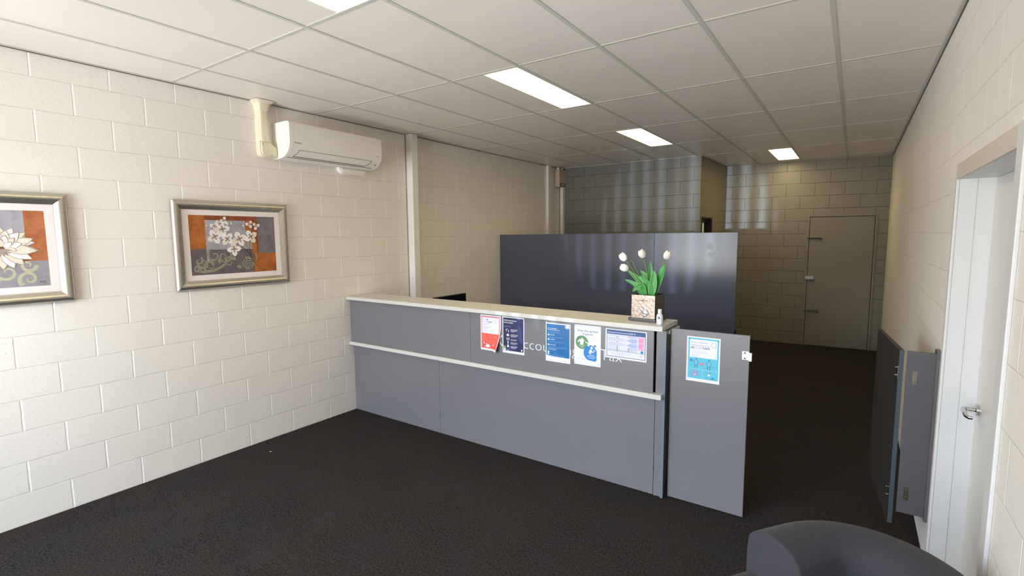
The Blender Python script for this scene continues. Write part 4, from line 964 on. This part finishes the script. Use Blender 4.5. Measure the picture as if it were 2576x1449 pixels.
def draw_b(s_, w, h):
    X = lambda f: f*w; Y = lambda f: (1-f)*h
    R = lambda a, b, c, d, m: s_.rect(X(a), Y(d), X(c), Y(b), m)
    R(0, 0, 1, 1, A_lil); s_.layer()
    R(0, 0, .35, .5, A_or); R(.35, 0, .86, .42, A_lil); R(.86, 0, 1, .66, A_rust); R(.3, .42, .87, .66, A_br); R(0, .5, .3, .66, A_or); R(0, .66, 1, 1, paintmat('art_slate', S(138, 136, 144), S(160, 158, 166), 18, S(112, 108, 118), .5)); s_.layer()
    for (u, v, r, a, d) in ((.72, .80, .06, 2.0, 1), (.86, .72, .04, 0, -1), (.60, .86, .07, 3, 1), (.50, .76, .05, 1, 1), (.86, .90, .05, 4, -1), (.35, .84, .07, 2, -1), (.15, .80, .06, 1, 1)):
        swirl(s_, X(u), Y(v), r, 1.2, a, 0.022, A_crm, d)
    s_.line([(X(.3), Y(.80)), (X(.45), Y(.74)), (X(.62), Y(.70)), (X(.75), Y(.69))], [0.004, 0.02, 0.016, 0.004], A_crm)
    s_.layer()
    cu, cv = X(.70), Y(.50)
    def ring(n_, a0, a1, L, wd, dv, flat, ph):
        for k in range(n_):
            a = a0+(a1-a0)*k/(n_-1); l_ = L*(1-flat*abs(math.sin(a)))
            s_.petal(cu+0.012*math.cos(a), cv+dv+0.008*math.sin(a), a, l_+0.006, wd*1.12, A_shade, 0.7)
            s_.lay += 1; s_.petal(cu+0.012*math.cos(a), cv+dv+0.008*math.sin(a), a, l_, wd, A_wc if (k+ph) % 2 else A_wh, 0.7); s_.lay += 1
        s_.layer()
    ring(9, -0.45, PI+0.45, 0.140, 0.046, 0.030, 0.30, 1)
    ring(8, -0.15, PI+0.15, 0.165, 0.050, 0.012, 0.45, 0)
    ring(9, -PI+0.12, -0.12, 0.150, 0.052, 0.004, 0.22, 1)
    ring(6, 0.25, PI-0.25, 0.085, 0.040, 0.010, 0.25, 0)
    ring(5, -0.2, PI+0.2, 0.055, 0.026, 0.004, 0.2, 1)
    for k in range(7):
        a = -2.6+k*0.4; s_.petal(cu, cv, a, 0.05, 0.010, A_shade, 0.6)
    s_.layer(); s_.ell(cu, cv+0.008, 0.012, 0.008, A_ct)
    s_.text('S D', X(.93), Y(.955), 0.012, A_dk, 0.0, 0.026)
picture('framed white blossom branch print nearest the air conditioner', 2.133, 1.744, 0.925, 0.695, draw_a)
picture('framed white water lily print, cut off by the left edge', 0.612, 1.741, 0.925, 0.695, draw_b)

# ================================================================== tub chair by the right wall
ch = thing('tub_chair', 'dark slate upholstered tub chair at the bottom right corner', 'armchair', (4.420, 1.868, 0), 0)
def shell(bm, path, th, z0, z1, rtop):
    """path: centreline points (x,y); cross-section = rounded slab"""
    P = [Vector((x, y, 0)) for x, y in path]; rings = []
    n = len(P)
    for i, p in enumerate(P):
        d = (P[min(i+1, n-1)]-P[max(i-1, 0)]).normalized(); nn = Vector((d.y, -d.x, 0)); row = []
        sec = [(-th/2, z0), (-th/2, (z0+z1)/2), (-th/2, z1-rtop)]
        for k in range(1, 8):
            a = PI-PI*k/8; sec.append((th/2*math.cos(a), z1-rtop+rtop*math.sin(a)))
        sec += [(th/2, z1-rtop), (th/2, (z0+z1)/2), (th/2, z0)]
        endf = 0.0
        if i == 0 or i == n-1: endf = 1.0
        for s_, z in sec:
            q = p+nn*s_*(0.86 if endf else 1.0); zz = z-(0.008 if endf and z > z1-rtop-0.01 else 0)
            row.append(bm.verts.new((q.x, q.y, zz)))
        rings.append(row)
    for a, b in zip(rings[:-1], rings[1:]):
        for j in range(len(a)-1): bm.faces.new((a[j], a[j+1], b[j+1], b[j]))
        bm.faces.new((a[-1], a[0], b[0], b[-1]))
    bm.faces.new(rings[0]); bm.faces.new(list(reversed(rings[-1])))
ax_, bx_, by_, rr_ = 0.290, -0.050, 0.205, 0.198
path = [(ax_+0.015, -by_), (ax_+0.008, -by_)]+[(ax_-(ax_-bx_-rr_)*i/6, -by_) for i in range(7)]
path += [(bx_+rr_-rr_*math.sin(t), -by_+rr_-rr_*math.cos(t)) for t in [PI/2*i/7 for i in range(1, 8)]]
path += [(bx_, by_-rr_)]
path += [(bx_+rr_-rr_*math.cos(t), by_-rr_+rr_*math.sin(t)) for t in [PI/2*i/7 for i in range(1, 8)]]
path += [(ax_-(ax_-bx_-rr_)*(1-i/6), by_) for i in range(1, 7)]+[(ax_+0.008, by_), (ax_+0.015, by_)]
bm = bmesh.new(); shell(bm, path, 0.220, 0.10, 0.812, 0.075)
o = obj('back_and_arms', bm, M_fabric, ch, smooth=True); md = o.modifiers.new('sub', 'SUBSURF'); md.levels = 2; md.render_levels = 2
def cushion(bm, cx, cy, hx_, hy_, z0, z1, r, rz):
    def outline(k, z, inset):
        pts = []
        for (sx, sy, a0) in ((1, 1, 0), (-1, 1, PI/2), (-1, -1, PI), (1, -1, 3*PI/2)):
            for i in range(6):
                a = a0+PI/2*i/5; pts.append(bm.verts.new((cx+sx*(hx_-r)+(r-inset)*math.cos(a), cy+sy*(hy_-r)+(r-inset)*math.sin(a), z)))
        return pts
    R = [outline(0, z0, 0.02), outline(1, z0+0.02, 0), outline(2, z1-rz, 0), outline(3, z1-rz*0.45, rz*0.25), outline(4, z1-rz*0.1, rz*0.7), outline(5, z1, rz*1.4)]
    for a, b in zip(R[:-1], R[1:]):
        for i in range(len(a)): bm.faces.new((a[i], a[(i+1) % len(a)], b[(i+1) % len(a)], b[i]))
    bm.faces.new(list(reversed(R[0]))); bm.faces.new(R[-1])
bm = bmesh.new(); cushion(bm, 0.26, 0, 0.20, 0.15, 0.14, 0.455, 0.07, 0.045)
o = obj('seat_cushion', bm, M_fabric2, ch, smooth=True)
for sy in (-1, 1):
    bm = bmesh.new(); cushion(bm, 0.365, sy*0.239, 0.155, 0.088, 0.10, 0.64, 0.06, 0.05)
    o = obj('arm', bm, M_fabric2, ch, smooth=True)
for lx, ly in ((0.44, -0.26), (0.44, 0.26), (-0.04, -0.2), (-0.04, 0.2)):
    bm = bmesh.new(); cyl(bm, (lx, ly, 0.115), (lx, ly, 0.0), 0.022, 0.017, 14); obj('leg', bm, M_black, ch)
CR = Matrix.Rotation(math.radians(233.5), 4, 'Z')
for o in ch.children: o.data.transform(CR)
sc = bx('paper_scrap', (-0.007, 0.007, -0.004, 0.004, 0.0, 0.0015), PW); sc.location = (0.263, 2.187, 0.0005); sc.rotation_euler = (0, 0, 0.5)
tag(sc, 'tiny white paper scrap on the dark carpet near the left wall', 'scrap')
